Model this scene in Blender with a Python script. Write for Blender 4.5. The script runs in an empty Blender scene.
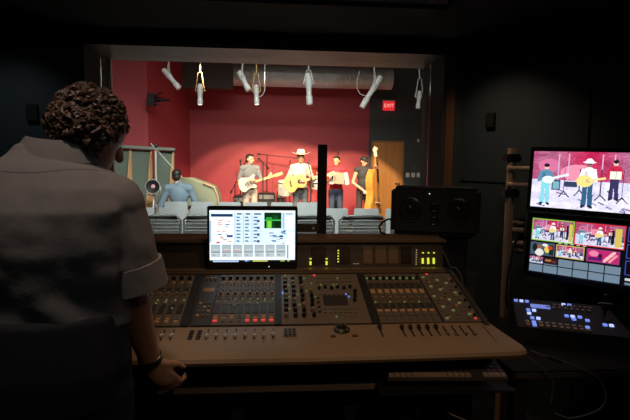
import bpy, bmesh, math, random
from mathutils import Vector, Matrix, noise
from mathutils.bvhtree import BVHTree
random.seed(7)
SC = bpy.context.scene
COL = SC.collection
PI = math.pi
V = Vector
def R(d): return math.radians(d)

# ------------------------------------------------------------------ camera
EYE = V((0, 0, 1.55))
FPX = 490.0
RM = Matrix.Rotation(R(-4.67), 3, 'Z') @ Matrix.Rotation(R(90 - 5.6), 3, 'X') @ Matrix.Rotation(R(0.7), 3, 'Z')
cd = bpy.data.cameras.new('camera'); cam = bpy.data.objects.new('camera', cd); COL.objects.link(cam)
cd.sensor_width = 36; cd.lens = 36 * FPX / 630; cd.clip_start = .02
cam.matrix_world = Matrix.Translation(EYE) @ RM.to_4x4()
SC.camera = cam
def at(px, py, Y):
    d = RM @ V(((px - 315) / FPX, -(py - 210) / FPX, -1))
    return EYE + d * (Y / d.y)

# ------------------------------------------------------------------ light
SC.view_settings.view_transform = 'Standard'; SC.view_settings.look = 'None'
SC.view_settings.gamma = 1; SC.view_settings.exposure = 0
w = bpy.data.worlds.new('world'); SC.world = w; w.use_nodes = True
w.node_tree.nodes['Background'].inputs[0].default_value = (.5, .6, .8, 1)
w.node_tree.nodes['Background'].inputs[1].default_value = .004
def light(name, kind, loc, aim, power, col, **k):
    l = bpy.data.lights.new(name, kind); l.energy = power; l.color = col
    for a, b in k.items(): setattr(l, a, b)
    o = bpy.data.objects.new(name, l); COL.objects.link(o); o.location = loc
    o.rotation_euler = (V(aim) - V(loc)).to_track_quat('-Z', 'Y').to_euler()
    return o
WARM = (1, .63, .35)
# studio: cool fill lights over the seats, warm spots on the band
light('seat_fill_light', 'AREA', (.2, 5.0, 4.2), (0, 8.3, .7), 170, (1, 1, .96), shape='RECTANGLE', size=3.4, size_y=.4, spread=R(85))
light('seat_fill_light', 'AREA', (.1, 3.95, 2.72), (.1, 5.1, .7), 19, (1, 1, .96), shape='RECTANGLE', size=3.6, size_y=.15, spread=R(110))  # unseen strip added above the window to brighten the slatted chair backs
light('house_light', 'AREA', (.1, 7.2, 4.25), (.2, 11.5, 1.8), 30, (1, .88, .78), shape='RECTANGLE', size=4.5, size_y=.4)
SPOTS = [((-1.25, 8.75, 3.25), (-.85, 11.3, .95)), ((-.05, 8.75, 3.25), (.1, 11.3, .95)), ((1.0, 8.75, 3.2), (.85, 11.3, .95)), ((1.9, 9.2, 3.1), (1.9, 11.5, 1.0))]
for i, (a, b) in enumerate(SPOTS):
    light('stage_spot', 'SPOT', a, b, (660, 680, 660, 760)[i], (1, .73, .45), spot_size=R((54, 56, 52, 50)[i]), spot_blend=.2, shadow_soft_size=.06)
# control room: small downlights, plus added fills
light('console_downlight', 'SPOT', (.16, 1.62, 2.86), (.18, 1.85, .9), 26, WARM, spot_size=R(75), spot_blend=.9, shadow_soft_size=.05)
light('console_downlight', 'SPOT', (.8, -.6, 2.72), (.38, 1.75, .85), 44, WARM, spot_size=R(40), spot_blend=1, shadow_soft_size=.05)
light('operator_downlight', 'SPOT', (-.46, .86, 2.88), (-.57, 1.30, 1.60), 40, (1, .84, .74), spot_size=R(34), spot_blend=.95, shadow_soft_size=.08)
light('corner_spot', 'SPOT', (.98, 2.80, 2.34), (1.35, 2.95, 1.2), 9, (1, .76, .54), spot_size=R(100), spot_blend=1, shadow_soft_size=.05)
light('stand_fill_light', 'SPOT', (.98, 1.95, 2.34), (1.27, 2.66, 1.45), 4.5, (1, .74, .5), spot_size=R(50), spot_blend=1, shadow_soft_size=.04)  # added to brighten the monitor stand arms, no known fixture
light('corner_spot', 'SPOT', (-1.62, 2.80, 2.34), (-1.75, 3.2, 1.3), 3.2, (.86, .97, 1), spot_size=R(110), spot_blend=1, shadow_soft_size=.05)  # added cool fill that lifts the left wall, no known fixture
light('ambient_fill', 'AREA', (.5, .3, 2.88), (.6, 1.5, 0), 3.2, (.72, .9, 1), shape='RECTANGLE', size=1.6, size_y=1.2)  # unseen ambient fill added so the walls do not go black

# ------------------------------------------------------------------ materials
MATS = {}
def mat(name, col, rough=.6, metal=0, var=.0, scale=20, bump=0, emit=None, es=1, spec=.5, coat=0):
    if name in MATS: return MATS[name]
    m = bpy.data.materials.new(name); m.use_nodes = True
    nt = m.node_tree; b = nt.nodes['Principled BSDF']
    b.inputs['Base Color'].default_value = (*col, 1); b.inputs['Roughness'].default_value = rough
    b.inputs['Metallic'].default_value = metal; b.inputs['Specular IOR Level'].default_value = spec
    b.inputs['Coat Weight'].default_value = coat
    if var or bump:
        tc = nt.nodes.new('ShaderNodeTexCoord'); n = nt.nodes.new('ShaderNodeTexNoise')
        n.inputs['Scale'].default_value = scale; n.inputs['Detail'].default_value = 4
        nt.links.new(tc.outputs['Object'], n.inputs['Vector'])
        if var:
            mp = nt.nodes.new('ShaderNodeMapRange'); mp.inputs['To Min'].default_value = 1 - var; mp.inputs['To Max'].default_value = 1 + var
            mx = nt.nodes.new('ShaderNodeVectorMath'); mx.operation = 'SCALE'; mx.inputs[0].default_value = col
            nt.links.new(n.outputs['Fac'], mp.inputs['Value']); nt.links.new(mp.outputs[0], mx.inputs['Scale'])
            nt.links.new(mx.outputs[0], b.inputs['Base Color'])
        if bump:
            bp = nt.nodes.new('ShaderNodeBump'); bp.inputs['Strength'].default_value = bump; bp.inputs['Distance'].default_value = .01
            nt.links.new(n.outputs['Fac'], bp.inputs['Height']); nt.links.new(bp.outputs[0], b.inputs['Normal'])
    if emit:
        b.inputs['Emission Color'].default_value = (*emit, 1); b.inputs['Emission Strength'].default_value = es
    MATS[name] = m
    return m
def wood(name, c1, c2, scale=3, axis='Z', rough=.45):
    if name in MATS: return MATS[name]
    m = bpy.data.materials.new(name); m.use_nodes = True; nt = m.node_tree; b = nt.nodes['Principled BSDF']
    tc = nt.nodes.new('ShaderNodeTexCoord'); mp = nt.nodes.new('ShaderNodeMapping')
    s = {'X': (.12, 1, 1), 'Y': (1, .12, 1), 'Z': (1, 1, .08)}[axis]
    mp.inputs['Scale'].default_value = [q * scale * 6 for q in s]
    n = nt.nodes.new('ShaderNodeTexNoise'); n.inputs['Scale'].default_value = 1; n.inputs['Detail'].default_value = 6; n.inputs['Distortion'].default_value = .6
    cr = nt.nodes.new('ShaderNodeValToRGB'); cr.color_ramp.elements[0].position = .3; cr.color_ramp.elements[1].position = .72
    cr.color_ramp.elements[0].color = (*c1, 1); cr.color_ramp.elements[1].color = (*c2, 1)
    nt.links.new(tc.outputs['Object'], mp.inputs[0]); nt.links.new(mp.outputs[0], n.inputs[0]); nt.links.new(n.outputs['Fac'], cr.inputs[0])
    nt.links.new(cr.outputs[0], b.inputs['Base Color']); b.inputs['Roughness'].default_value = rough
    MATS[name] = m; return m
def brick(name, c1, c2, c3, scale=5):
    m = bpy.data.materials.new(name); m.use_nodes = True; nt = m.node_tree; b = nt.nodes['Principled BSDF']
    tc = nt.nodes.new('ShaderNodeTexCoord'); mp = nt.nodes.new('ShaderNodeMapping'); mp.inputs['Rotation'].default_value = (R(90), 0, 0)
    t = nt.nodes.new('ShaderNodeTexBrick'); t.inputs['Scale'].default_value = scale
    t.inputs['Color1'].default_value = (*c1, 1); t.inputs['Color2'].default_value = (*c2, 1); t.inputs['Mortar'].default_value = (*c3, 1)
    nt.links.new(tc.outputs['Object'], mp.inputs[0]); nt.links.new(mp.outputs[0], t.inputs['Vector'])
    nt.links.new(t.outputs['Color'], b.inputs['Base Color']); b.inputs['Roughness'].default_value = .8
    MATS[name] = m; return m
def glass_mat():
    m = bpy.data.materials.new('window_glass'); m.use_nodes = True; nt = m.node_tree
    for n in list(nt.nodes): nt.nodes.remove(n)
    o = nt.nodes.new('ShaderNodeOutputMaterial'); mx = nt.nodes.new('ShaderNodeMixShader')
    t = nt.nodes.new('ShaderNodeBsdfTransparent'); t.inputs[0].default_value = (.96, .975, .97, 1)
    g = nt.nodes.new('ShaderNodeBsdfGlossy'); g.inputs['Roughness'].default_value = .01
    f = nt.nodes.new('ShaderNodeFresnel'); f.inputs['IOR'].default_value = 1.45
    nt.links.new(f.outputs[0], mx.inputs[0]); nt.links.new(t.outputs[0], mx.inputs[1]); nt.links.new(g.outputs[0], mx.inputs[2])
    nt.links.new(mx.outputs[0], o.inputs[0]); MATS['window_glass'] = m; return m
def screen_mat(name, strength):
    m = bpy.data.materials.new(name); m.use_nodes = True; nt = m.node_tree; b = nt.nodes['Principled BSDF']
    a = nt.nodes.new('ShaderNodeVertexColor'); a.layer_name = 'picture'
    nt.links.new(a.outputs[0], b.inputs['Emission Color']); b.inputs['Emission Strength'].default_value = strength
    b.inputs['Base Color'].default_value = (.01, .01, .01, 1); b.inputs['Roughness'].default_value = .3
    return m
BLK = mat('black_plastic', (.012, .012, .013), .45)
BLKM = mat('black_matte', (.008, .008, .009), .85)
DGREY = mat('dark_grey_plastic', (.03, .029, .028), .5)
CHROME = mat('bright_metal', (.6, .6, .6), .25, 1)
RUB = mat('black_rubber', (.01, .01, .01), .7)
SKIN = mat('skin', (.58, .32, .21), .55, var=.08, scale=30)
SKIND = mat('skin_deep', (.42, .22, .13), .55, var=.1, scale=25)
HAIRM = mat('dark_hair', (.015, .01, .008), .5)

# ------------------------------------------------------------------ mesh helpers
class MB:
    def __init__(s): s.bm = bmesh.new(); s.mi = 0
    def _new(s, geom, M):
        vs = [g for g in geom if isinstance(g, bmesh.types.BMVert)]
        bmesh.ops.transform(s.bm, matrix=M, verts=vs)
        for v in vs:
            for f in v.link_faces: f.material_index = s.mi
        return vs
    def box(s, c, size, rot=None, bev=0):
        r = bmesh.ops.create_cube(s.bm, size=1)
        M = Matrix.Translation(V(c)) @ (rot.to_4x4() if rot else Matrix()) @ Matrix.Diagonal((*size, 1))
        vs = s._new(r['verts'], M)
        if bev:
            es = list({e for v in vs for e in v.link_edges})
            q = bmesh.ops.bevel(s.bm, geom=es, offset=bev, segments=2, affect='EDGES', clamp_overlap=True)
            for f in q['faces']: f.material_index = s.mi
        return s
    def bar(s, p, q, r1, r2=None, seg=10):
        p, q = V(p), V(q); d = q - p
        r = bmesh.ops.create_cone(s.bm, cap_ends=True, segments=seg, radius1=r1, radius2=r1 if r2 is None else r2, depth=d.length)
        s._new(r['verts'], Matrix.Translation((p + q) / 2) @ d.to_track_quat('Z', 'Y').to_matrix().to_4x4()); return s
    def beam(s, p, q, a, b, up=(0, 0, 1)):
        p, q = V(p), V(q); d = (q - p); z = d.normalized(); x = V(up).cross(z)
        if x.length < 1e-4: x = V((1, 0, 0))
        x.normalize(); y = z.cross(x)
        return s.box((p + q) / 2, (a, b, d.length), Matrix((x, y, z)).transposed())
    def ell(s, c, rad, rot=None, u=16, v=10):
        r = bmesh.ops.create_uvsphere(s.bm, u_segments=u, v_segments=v, radius=1)
        s._new(r['verts'], Matrix.Translation(V(c)) @ (rot.to_4x4() if rot else Matrix()) @ Matrix.Diagonal((*rad, 1))); return s
    def cap(s, p, q, r1, r2=None, seg=12):
        r2 = r1 if r2 is None else r2
        s.bar(p, q, r1, r2, seg); s.ell(p, (r1,) * 3, u=seg, v=8); s.ell(q, (r2,) * 3, u=seg, v=8); return s
    def tube(s, pts, r, seg=6, closed=False):
        pts = [V(p) for p in pts]; n = len(pts); rings = []; prev = None
        for i, p in enumerate(pts):
            t = (pts[min(i + 1, n - 1)] - pts[max(i - 1, 0)]).normalized()
            if prev is None:
                x = t.orthogonal().normalized()
            else:
                x = (prev - t * prev.dot(t)).normalized()
            prev = x; y = t.cross(x)
            rr = r[i] if isinstance(r, (list, tuple)) else r
            rings.append([s.bm.verts.new(p + (x * math.cos(2 * PI * k / seg) + y * math.sin(2 * PI * k / seg)) * rr) for k in range(seg)])
        for a, b in zip(rings, rings[1:]):
            for k in range(seg):
                f = s.bm.faces.new((a[k], a[(k + 1) % seg], b[(k + 1) % seg], b[k])); f.material_index = s.mi; f.smooth = True
        for ring, rev in ((rings[0], True), (rings[-1], False)):
            f = s.bm.faces.new(ring[::-1] if rev else ring); f.material_index = s.mi
        return s
    def loft(s, rings, cap=True, closed=True):
        rr = [[s.bm.verts.new(V(p)) for p in ring] for ring in rings]; n = len(rr[0])
        for a, b in zip(rr, rr[1:]):
            for k in range(n if closed else n - 1):
                f = s.bm.faces.new((a[k], a[(k + 1) % n], b[(k + 1) % n], b[k])); f.material_index = s.mi
        if cap:
            for ring in (rr[0][::-1], rr[-1]):
                f = s.bm.faces.new(ring); f.material_index = s.mi
        return s
    def prism(s, pts2, M, depth):                        # outline in local xy, extruded along local z
        lo = [M @ V((x, y, 0)) for x, y in pts2]; hi = [M @ V((x, y, depth)) for x, y in pts2]
        return s.loft([lo, hi])
    def lathe(s, prof, M, seg=24):
        ring_ = min(prof[0][0], prof[-1][0]) > .02
        if ring_: prof = list(prof) + [prof[0]]
        return s.loft([[M @ V((r * math.cos(2 * PI * k / seg), r * math.sin(2 * PI * k / seg), z)) for k in range(seg)] for r, z in prof], not ring_)
    def build(s, name, m, parent=None, smooth=False, center=True):
        bm = s.bm; bmesh.ops.recalc_face_normals(bm, faces=bm.faces[:])
        me = bpy.data.meshes.new(name)
        vs = [v.co for v in bm.verts]
        lo = V([min(v[i] for v in vs) for i in range(3)]); hi = V([max(v[i] for v in vs) for i in range(3)])
        c = V(((lo.x + hi.x) / 2, (lo.y + hi.y) / 2, lo.z))
        bmesh.ops.translate(bm, verts=bm.verts[:], vec=-c)
        bm.to_mesh(me); bm.free()
        for q in (m if isinstance(m, (list, tuple)) else [m]): me.materials.append(q)
        if smooth:
            for p in me.polygons: p.use_smooth = True
            if smooth != 'all': me.set_sharp_from_angle(angle=R(40))
        return link(name, me, c, parent)
WL = {}
def link(name, me, c, parent):
    o = bpy.data.objects.new(name, me); COL.objects.link(o); o.parent = parent
    o.location = c - (WL[parent.name] if parent else V()); WL[o.name] = V(c)
    return o
def tag(o, label=None, cat=None, group=None, kind=None):
    for k, v in (('label', label), ('category', cat), ('group', group), ('kind', kind)):
        if v: o[k] = v
    return o
def empty(name, loc, label=None, cat=None, group=None):
    o = bpy.data.objects.new(name, None); COL.objects.link(o); o.location = loc; WL[o.name] = V(loc); o.empty_display_size = .1
    return tag(o, label, cat, group)
def dup(o, parent=None):
    c = o.copy(); COL.objects.link(c); c.parent = parent
    for ch in list(o.children): dup(ch, c)
    return c
def struct(name, mb, m, label=None):
    return tag(mb.build(name, m), label, None, None, 'structure')
def fuse(mb, voxel, smooth=2):                            # overlapping volumes -> one continuous skin
    me = bpy.data.meshes.new('t'); bmesh.ops.recalc_face_normals(mb.bm, faces=mb.bm.faces[:]); mb.bm.to_mesh(me); mb.bm.free()
    o = bpy.data.objects.new('t', me); COL.objects.link(o)
    r = o.modifiers.new('r', 'REMESH'); r.mode = 'VOXEL'; r.voxel_size = voxel; r.use_smooth_shade = True
    s = o.modifiers.new('s', 'SMOOTH'); s.iterations = smooth; s.factor = .5
    dg = bpy.context.evaluated_depsgraph_get(); dg.update()
    out = bpy.data.meshes.new_from_object(o.evaluated_get(dg))
    bpy.data.objects.remove(o); bpy.data.meshes.remove(me)
    return out
def build_fused(mb, name, m, parent, voxel=.014, smooth=2, f=None):
    me = fuse(mb, voxel, smooth); me.materials.clear()
    for q in (m if isinstance(m, (list, tuple)) else [m]): me.materials.append(q)
    if f:
        for v in me.vertices: v.co = f(v.co.copy())
    co = [v.co for v in me.vertices]
    c = V(((min(v.x for v in co) + max(v.x for v in co)) / 2, (min(v.y for v in co) + max(v.y for v in co)) / 2, min(v.z for v in co)))
    me.transform(Matrix.Translation(-c)); me.name = name
    for p in me.polygons: p.use_smooth = True
    return link(name, me, c, parent)
def solid(o, t):
    m = o.modifiers.new('thickness', 'SOLIDIFY'); m.thickness = t
    return o

# ================================================================== CONTROL ROOM SHELL
CRW = mat('control_wall_paint', (.046, .060, .066), .55, var=.15, scale=3, bump=.15)
CRD = mat('soffit_black', (.006, .006, .007), .9)
CARPET = mat('dark_carpet', (.02, .02, .024), .95, var=.3, scale=60, bump=.4)
FY, BYY = 3.3, 3.8                                        # control face and studio face of the window wall
OL, OR_, OB, OT = at(81.5, 54, FY).x, at(447, 62, FY).x, .9, 2.29
struct('floor', MB().box((0, 4.9, -.05), (9.4, 17.2, .1)), mat('studio_floor', (.30, .25, .22), .6, var=.2, scale=8))
struct('floor_carpet', MB().box((0, .4, .004), (5.4, 5.8, .008)), CARPET)
struct('ceiling_control', MB().box((0, .4, 2.95), (5.6, 6.6, .1)), CRD)
# window wall: below, above, left, right of the opening
b = MB()
b.box((-.3, 3.55, OB / 2), (6.2, .5, OB)); b.box((-.3, 3.55, (OT + 4.3) / 2), (6.2, .5, 4.3 - OT))
b.box(((OL - 3.4) / 2, 3.55, (OB + OT) / 2), (OL + 3.4, .5, OT - OB)); b.box(((OR_ + 2.8) / 2, 3.55, (OB + OT) / 2), (2.8 - OR_, .5, OT - OB))
struct('wall_window', b, CRW)
def slab(p, q, z0, z1, t=.08, mb=None):                   # wall between two floor points
    mb = mb or MB(); p, q = V((*p, 0)), V((*q, 0)); d = (q - p); n = V((-d.y, d.x, 0)).normalized() * t
    mb.loft([[p + V((0, 0, z0)), q + V((0, 0, z0)), q + n + V((0, 0, z0)), p + n + V((0, 0, z0))],
             [p + V((0, 0, z1)), q + V((0, 0, z1)), q + n + V((0, 0, z1)), p + n + V((0, 0, z1))]])
    return mb
WR = [(1.27, 3.3), (2.32, 1.6), (2.5, -2.4)]
struct('wall_right', slab(WR[1], WR[0], 0, 2.9, -.08), CRW)
struct('wall_right_rear', slab(WR[2], WR[1], 0, 2.9, -.08), CRW)
struct('wall_left', slab((-2.5, -2.4), (-2.3, 3.3), 0, 2.9, .08), CRW)
struct('wall_rear', slab((-2.6, -2.4), (2.6, -2.4), 0, 2.9, -.08), CRW)
# seams between the wall panels on the right
b = MB()
for t in (.42,):
    p = V((*WR[0], 0)).lerp(V((*WR[1], 0)), t); b.box((p.x - .004, p.y - .004, 1.2), (.006, .006, 2.4))
p, q = V((1.268, 3.295, 1.435)), V((2.315, 1.595, 1.435)); b.beam(p, q, .004, .006)
struct('trim_1', b, mat('panel_seam', (.012, .014, .016), .7))
# dropped soffit round the room, its face toward the room clad in brick
ZS = 2.36
b = MB(); b.box((0, 2.96, (ZS + 2.9) / 2), (4.6, .68, 2.9 - ZS)); struct('ceiling_soffit', b, CRD)
b = MB(); b.box((1.85, .5, (ZS + 2.9) / 2), (1.9, 4.3, 2.9 - ZS)); struct('ceiling_soffit_side', b, CRD)
BR = brick('soffit_brick', (.42, .27, .19), (.30, .22, .17), (.06, .05, .045), 7)
b = MB(); b.box((-.65, 2.612, (ZS + .02 + 2.9) / 2), (3.1, .016, 2.9 - ZS - .02)); struct('trim_2', b, BR)
# window casing, reveal lining and glass
casing = mat('casing_dark', (.03, .034, .036), .4)
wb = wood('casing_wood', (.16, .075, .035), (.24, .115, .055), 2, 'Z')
b = MB(); b.box(((OL + OR_) / 2, FY - .008, OT + .03), (OR_ - OL + .05, .016, .06)); b.box((OL - .012, FY - .008, (OB + OT) / 2), (.024, .016, OT - OB)); struct('window_1', b, casing)
b = MB(); b.box((OR_ + .03, FY - .010, (OB + OT) / 2), (.06, .02, OT - OB)); struct('trim_3', b, wb)
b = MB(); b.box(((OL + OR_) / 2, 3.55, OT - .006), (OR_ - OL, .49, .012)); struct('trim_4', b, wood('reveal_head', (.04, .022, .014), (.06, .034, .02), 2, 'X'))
b = MB(); b.box((OL + .006, 3.55, (OB + OT) / 2), (.012, .49, OT - OB - .02)); b.box((OR_ - .006, 3.55, (OB + OT) / 2), (.012, .49, OT - OB - .02))
struct('trim_5', b, mat('reveal_cloth', (.04, .055, .055), .8))
b = MB()
for x in (OL + .02,): b.box((x, 3.785, (OB + OT) / 2), (.016, .03, OT - OB - .02))
struct('trim_6', b, mat('pale_stop', (.55, .5, .42), .6))
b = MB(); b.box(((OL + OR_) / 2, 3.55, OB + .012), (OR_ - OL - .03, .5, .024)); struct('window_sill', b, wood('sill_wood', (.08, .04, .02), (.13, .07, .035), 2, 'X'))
b = MB(); b.box(((OL + OR_) / 2, 3.6, (OB + OT) / 2 + .01), (OR_ - OL - .03, .010, OT - OB - .036)); struct('window_pane', b, glass_mat())

# ================================================================== STUDIO SHELL
RED = mat('red_wall_paint', (.41, .048, .064), .62, var=.06, scale=2)
CHAR = mat('charcoal_wall_paint', (.06, .064, .062), .6, var=.06, scale=2)
BY = 13.0
xL = at(190, 150, BY).x; xM = at(368.5, 150, BY).x
struct('wall_stage_back', MB().box(((xL + xM) / 2 - .1, BY + .05, 2.3), (xM - xL + .2, .1, 4.6)), RED)
struct('wall_stage_charcoal', MB().box(((xM + 4.5) / 2, BY + .05, 2.3), (4.5 - xM, .1, 4.6)), CHAR)
pA = at(148.5, 150, 10.3); pB = at(92, 150, 9.75)
struct('wall_stage_left', slab((pA.x, pA.y), (xL, BY), 0, 4.6, .1), RED)
struct('wall_stage_angled', slab((pB.x, pB.y), (pA.x, pA.y), 0, 4.6, .1), RED)
struct('wall_stage_near_left', slab((-3.6, 3.8), (pB.x, pB.y), 0, 4.6, .1), RED)
struct('wall_stage_right', slab((4.4, 13.0), (3.3, 3.8), 0, 4.6, .1), CHAR)
struct('ceiling_stage', MB().box((0, 8.4, 4.35), (9.4, 9.4, .1)), mat('stage_ceiling_black', (.012, .01, .01), .9))
# duct, ceiling baffle and lighting pipes
DUCT = mat('galvanised_duct', (.5, .48, .46), .45, .3, var=.15, scale=12)
dz = at(310, 77, 12.2); dl = at(196, 74, 12.2).x; dr = at(391, 80, 12.2).x
b = MB(); n = int((dr - dl) / .045)
rings = []
for i in range(n + 1):
    x = dl + (dr - dl) * i / n
    for dx, k in ((-.01, 1), (0, 1.022), (.01, 1)):
        rings.append([(x + dx, 12.2 + .27 * k * math.cos(a), dz.z + .255 * k * math.sin(a)) for a in [2 * PI * j / 20 for j in range(20)]])
b.loft(rings)
for k in range(4):
    x = dl + .3 + k * (dr - dl - .6) / 3; b.bar((x, 12.2, dz.z + .2), (x, 12.2, 4.297), .012)
o = b.build('air_duct', DUCT, None, True)
tag(o, 'silver ribbed air duct running along the top of the red back wall', 'duct')
bl = at(183, 68, 11.3); br = at(233, 88, 11.3)
b = MB(); b.box(((bl.x + br.x) / 2, 11.3, (bl.z + br.z) / 2 + .12), (br.x - bl.x, .3, bl.z - br.z + .3), None, .02)
for i in range(5): b.box((bl.x + .12 + i * (br.x - bl.x - .2) / 4, 11.14, (bl.z + br.z) / 2 + .1), (.012, .02, bl.z - br.z + .2))
for x in (bl.x + .1, br.x - .1): b.bar((x, 11.3, bl.z), (x, 11.3, 4.3), .012)
tag(b.build('speaker_cabinet', mat('brown_black_cloth', (.045, .026, .02), .8)), 'dark brown box hanging high in front of the left end of the duct', 'box')
def pipe(z, Y, x0, x1, label):
    b = MB(); b.bar((x0, Y, z), (x1, Y, z), .024)
    for k in range(3):
        x = x0 + (x1 - x0) * (k + .5) / 3; b.bar((x, Y, z), (x, Y, 4.3), .008, seg=6)
    tag(b.build('lighting_pipe', mat('pipe_grey', (.3, .3, .29), .4, .6), None, True), label, 'pipe')
PY, PZ = 9.0, at(300, 58, 9.0).z
pipe(PZ, PY, -2.2, 3.05, 'grey lighting pipe under the ceiling carrying the stage lights')

# stage lights ------------------------------------------------------
WHT = mat('stage_light_white', (.40, .41, .39), .4)
GLOW = mat('lamp_glow', (.9, .85, .7), .3, emit=(1, .93, .75), es=4)
def stage_light(px, py, ex, ey, r, label, lit=False, Y=8.9):
    r *= .82; a = at(px, py, Y); e = at(ex, ey, Y); e.y -= .05
    t = empty('stage_light', (a.x, Y, min(a.z, e.z)), label, 'stage light', 'stage lights hanging over the band')
    d = (e - a); L = d.length; u = d.normalized(); M = Matrix.Translation(a) @ u.to_track_quat('Z', 'Y').to_matrix().to_4x4()
    b = MB(); b.lathe([(.02, 0), (r * .8, .01), (r * .95, L * .12), (r, L * .42), (r * .8, L * .46), (r * .78, L * .72), (r * .95, L * .74), (r * .95, L * .97), (r * .8, L), (.01, L * .97)], M, 16)
    for k in range(4): b.lathe([(r * 1.0, L * (.15 + .07 * k)), (r * 1.06, L * (.16 + .07 * k)), (r * 1.06, L * (.175 + .07 * k)), (r, L * (.185 + .07 * k))], M, 16)
    b.build('lamp_body', WHT, t, True)
    b = MB(); m = a.lerp(e, .35); top = V((m.x, PY, PZ))
    x = V((0, 1, 0)) if abs(u.x) > .2 else V((1, 0, 0))
    hang = m + V((0, 0, max(.12, (PZ - m.z) * .5)))
    for s in (-1, 1): b.tube([m + x * s * r, m + x * s * (r + .03), hang + x * s * (r * .6), hang], .009, 6)
    b.bar(hang, top, .012, seg=8); b.build('yoke', WHT if not lit else mat('brass_yoke', (.5, .33, .13), .4, .5), t, True)
    b = MB(); b.box((top.x, PY, PZ), (.07, .08, .07), None, .01); b.build('clamp', WHT, t)
    b = MB(); b.lathe([(.005, L * .955), (r * .82, L * .965), (r * .8, L * .985), (.005, L * 1.0)], M, 16)
    b.build('lens', GLOW if lit else mat('lens_glass', (.3, .32, .33), .1), t, True)
    if px in (197, 244, 257, 309):                          # power tails on some of them
        pass
    return t
stage_light(163, 69, 180, 89, .065, 'white stage light at the left end of the pipe, tilted down to the right')
stage_light(200, 84, 200.5, 105, .062, 'lit can lamp hanging straight down below the dark brown box', True)
stage_light(239, 71, 249, 91, .07, 'white stage light tilted down between the two lit can lamps')
stage_light(256, 85, 257, 105, .062, 'lit can lamp with a curved cable hanging below the silver duct', True)
stage_light(308, 73, 309.5, 105, .075, 'long white stage light hanging straight down over the man in the hat')
stage_light(381, 76, 361, 108, .07, 'long white stage light slanting down to the left near the exit sign')
stage_light(420, 91, 417, 109, .055, 'small white stage light beside the right edge of the window')
c0 = at(264, 84, 8.9); c1 = at(265, 70, 8.9)
b = MB(); b.tube([at(258, 97, 8.9), at(262, 96, 8.9), at(264.5, 91, 8.9), at(264.5, 80, 8.9), V((c1.x, PY, PZ))], .008)
tag(b.build('lamp_cable', mat('grey_cable', (.35, .33, .3), .5), None, True), 'thin curved cable from the lit can lamp up to the pipe', 'cable')
b = MB(); b.tube([at(366, 96, 8.9), at(360, 94, 8.9), at(357, 88, 8.9), at(357, 80, 8.9), at(360, 70.5, 9)], .008)
tag(b.build('lamp_cable', MATS['grey_cable'], None, True), 'thin curved cable beside the slanting stage light', 'cable')

# exit sign, door, switch plates, motion box ------------------------
e = at(388.5, 106, BY)
t = empty('exit_sign', (e.x, BY, e.z - .14), 'red exit sign on the charcoal wall above the wooden door', 'exit sign')
b = MB(); b.box((e.x, BY - .03, e.z), (.31, .06, .24), None, .01); b.build('sign_box', mat('exit_red', (.5, .02, .02), .4, emit=(1, .03, .04), es=.75), t)
b = MB(); b.box((e.x, BY - .035, e.z + .135), (.33, .06, .03)); b.build('sign_cap', mat('sign_white', (.6, .5, .45), .5), t)
fc = bpy.data.curves.new('exit_text', 'FONT'); fc.body = 'EXIT'; fc.size = .13; fc.align_x = 'CENTER'; fc.align_y = 'CENTER'; fc.extrude = .002
fo = bpy.data.objects.new('t', fc); COL.objects.link(fo); dg = bpy.context.evaluated_depsgraph_get(); dg.update()
me = bpy.data.meshes.new_from_object(fo.evaluated_get(dg)); bpy.data.objects.remove(fo)
me.transform(Matrix.Rotation(R(90), 4, 'X')); me.materials.clear(); me.materials.append(mat('exit_letters', (.9, .7, .65), .4, emit=(1, .45, .4), es=1.0))
link('lettering', me, V((e.x, BY - .063, e.z)), t)
d0, d1 = at(371.5, 139, BY), at(404, 139, BY)
DW = wood('door_wood', (.55, .22, .05), (.7, .31, .085), 1.2, 'Z')
t = tag(MB().box(((d0.x + d1.x) / 2, BY - .02, 1.045), (d1.x - d0.x - .1, .04, 2.07)).build('door_1', DW), 'orange wooden door in the charcoal back wall', None, None, 'structure')
b = MB(); xc = (d0.x + d1.x) / 2; hw = (d1.x - d0.x) / 2
for s in (-1, 1): b.box((xc + s * (hw - .025), BY - .03, 1.06), (.05, .06, 2.12))
b.box((xc, BY - .03, 2.11), (2 * hw, .06, .05)); o = b.build('door_frame', wood('door_frame_wood', (.36, .16, .05), (.45, .2, .07), 1.5, 'Z'), t)
b = MB(); b.bar((xc + hw - .12, BY - .05, 1.0), (xc + hw - .12, BY - .09, 1.0), .02); b.bar((xc + hw - .12, BY - .085, 1.0), (xc + hw - .24, BY - .085, 1.0), .012); b.build('door_handle', CHROME, t)
for px, lab in ((407.5, 'nearest the wooden door'), (413, 'middle one of the three right of the wooden door'), (418.5, 'farthest of the three from the wooden door')):
    p = at(px, 175, BY); b = MB(); b.box((p.x, BY - .006, p.z), (.1, .012, .12), None, .004); b.mi = 1; b.box((p.x, BY - .014, p.z), (.025, .012, .05))
    tag(b.build('switch_plate', [mat('plate_cream', (.8, .76, .66), .5), mat('plate_white', (.85, .83, .78), .4)]), 'cream wall switch plate, ' + lab, 'switch plate', 'switch plates by the door')
p = at(418, 140.5, BY); b = MB(); b.box((p.x, BY - .02, p.z), (.05, .04, .09), None, .008); tag(b.build('wall_sensor', MATS['plate_cream']), 'small pale sensor box high on the charcoal wall', 'sensor')
p = at(423.5, 140, 12.6)
b = MB(); b.bar((p.x, 12.6, .0), (p.x, 12.6, 3.4), .03); tag(b.build('conduit_pipe', mat('conduit', (.5, .33, .2), .5)), 'thin vertical pipe at the right edge of the studio view', 'pipe')

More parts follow.
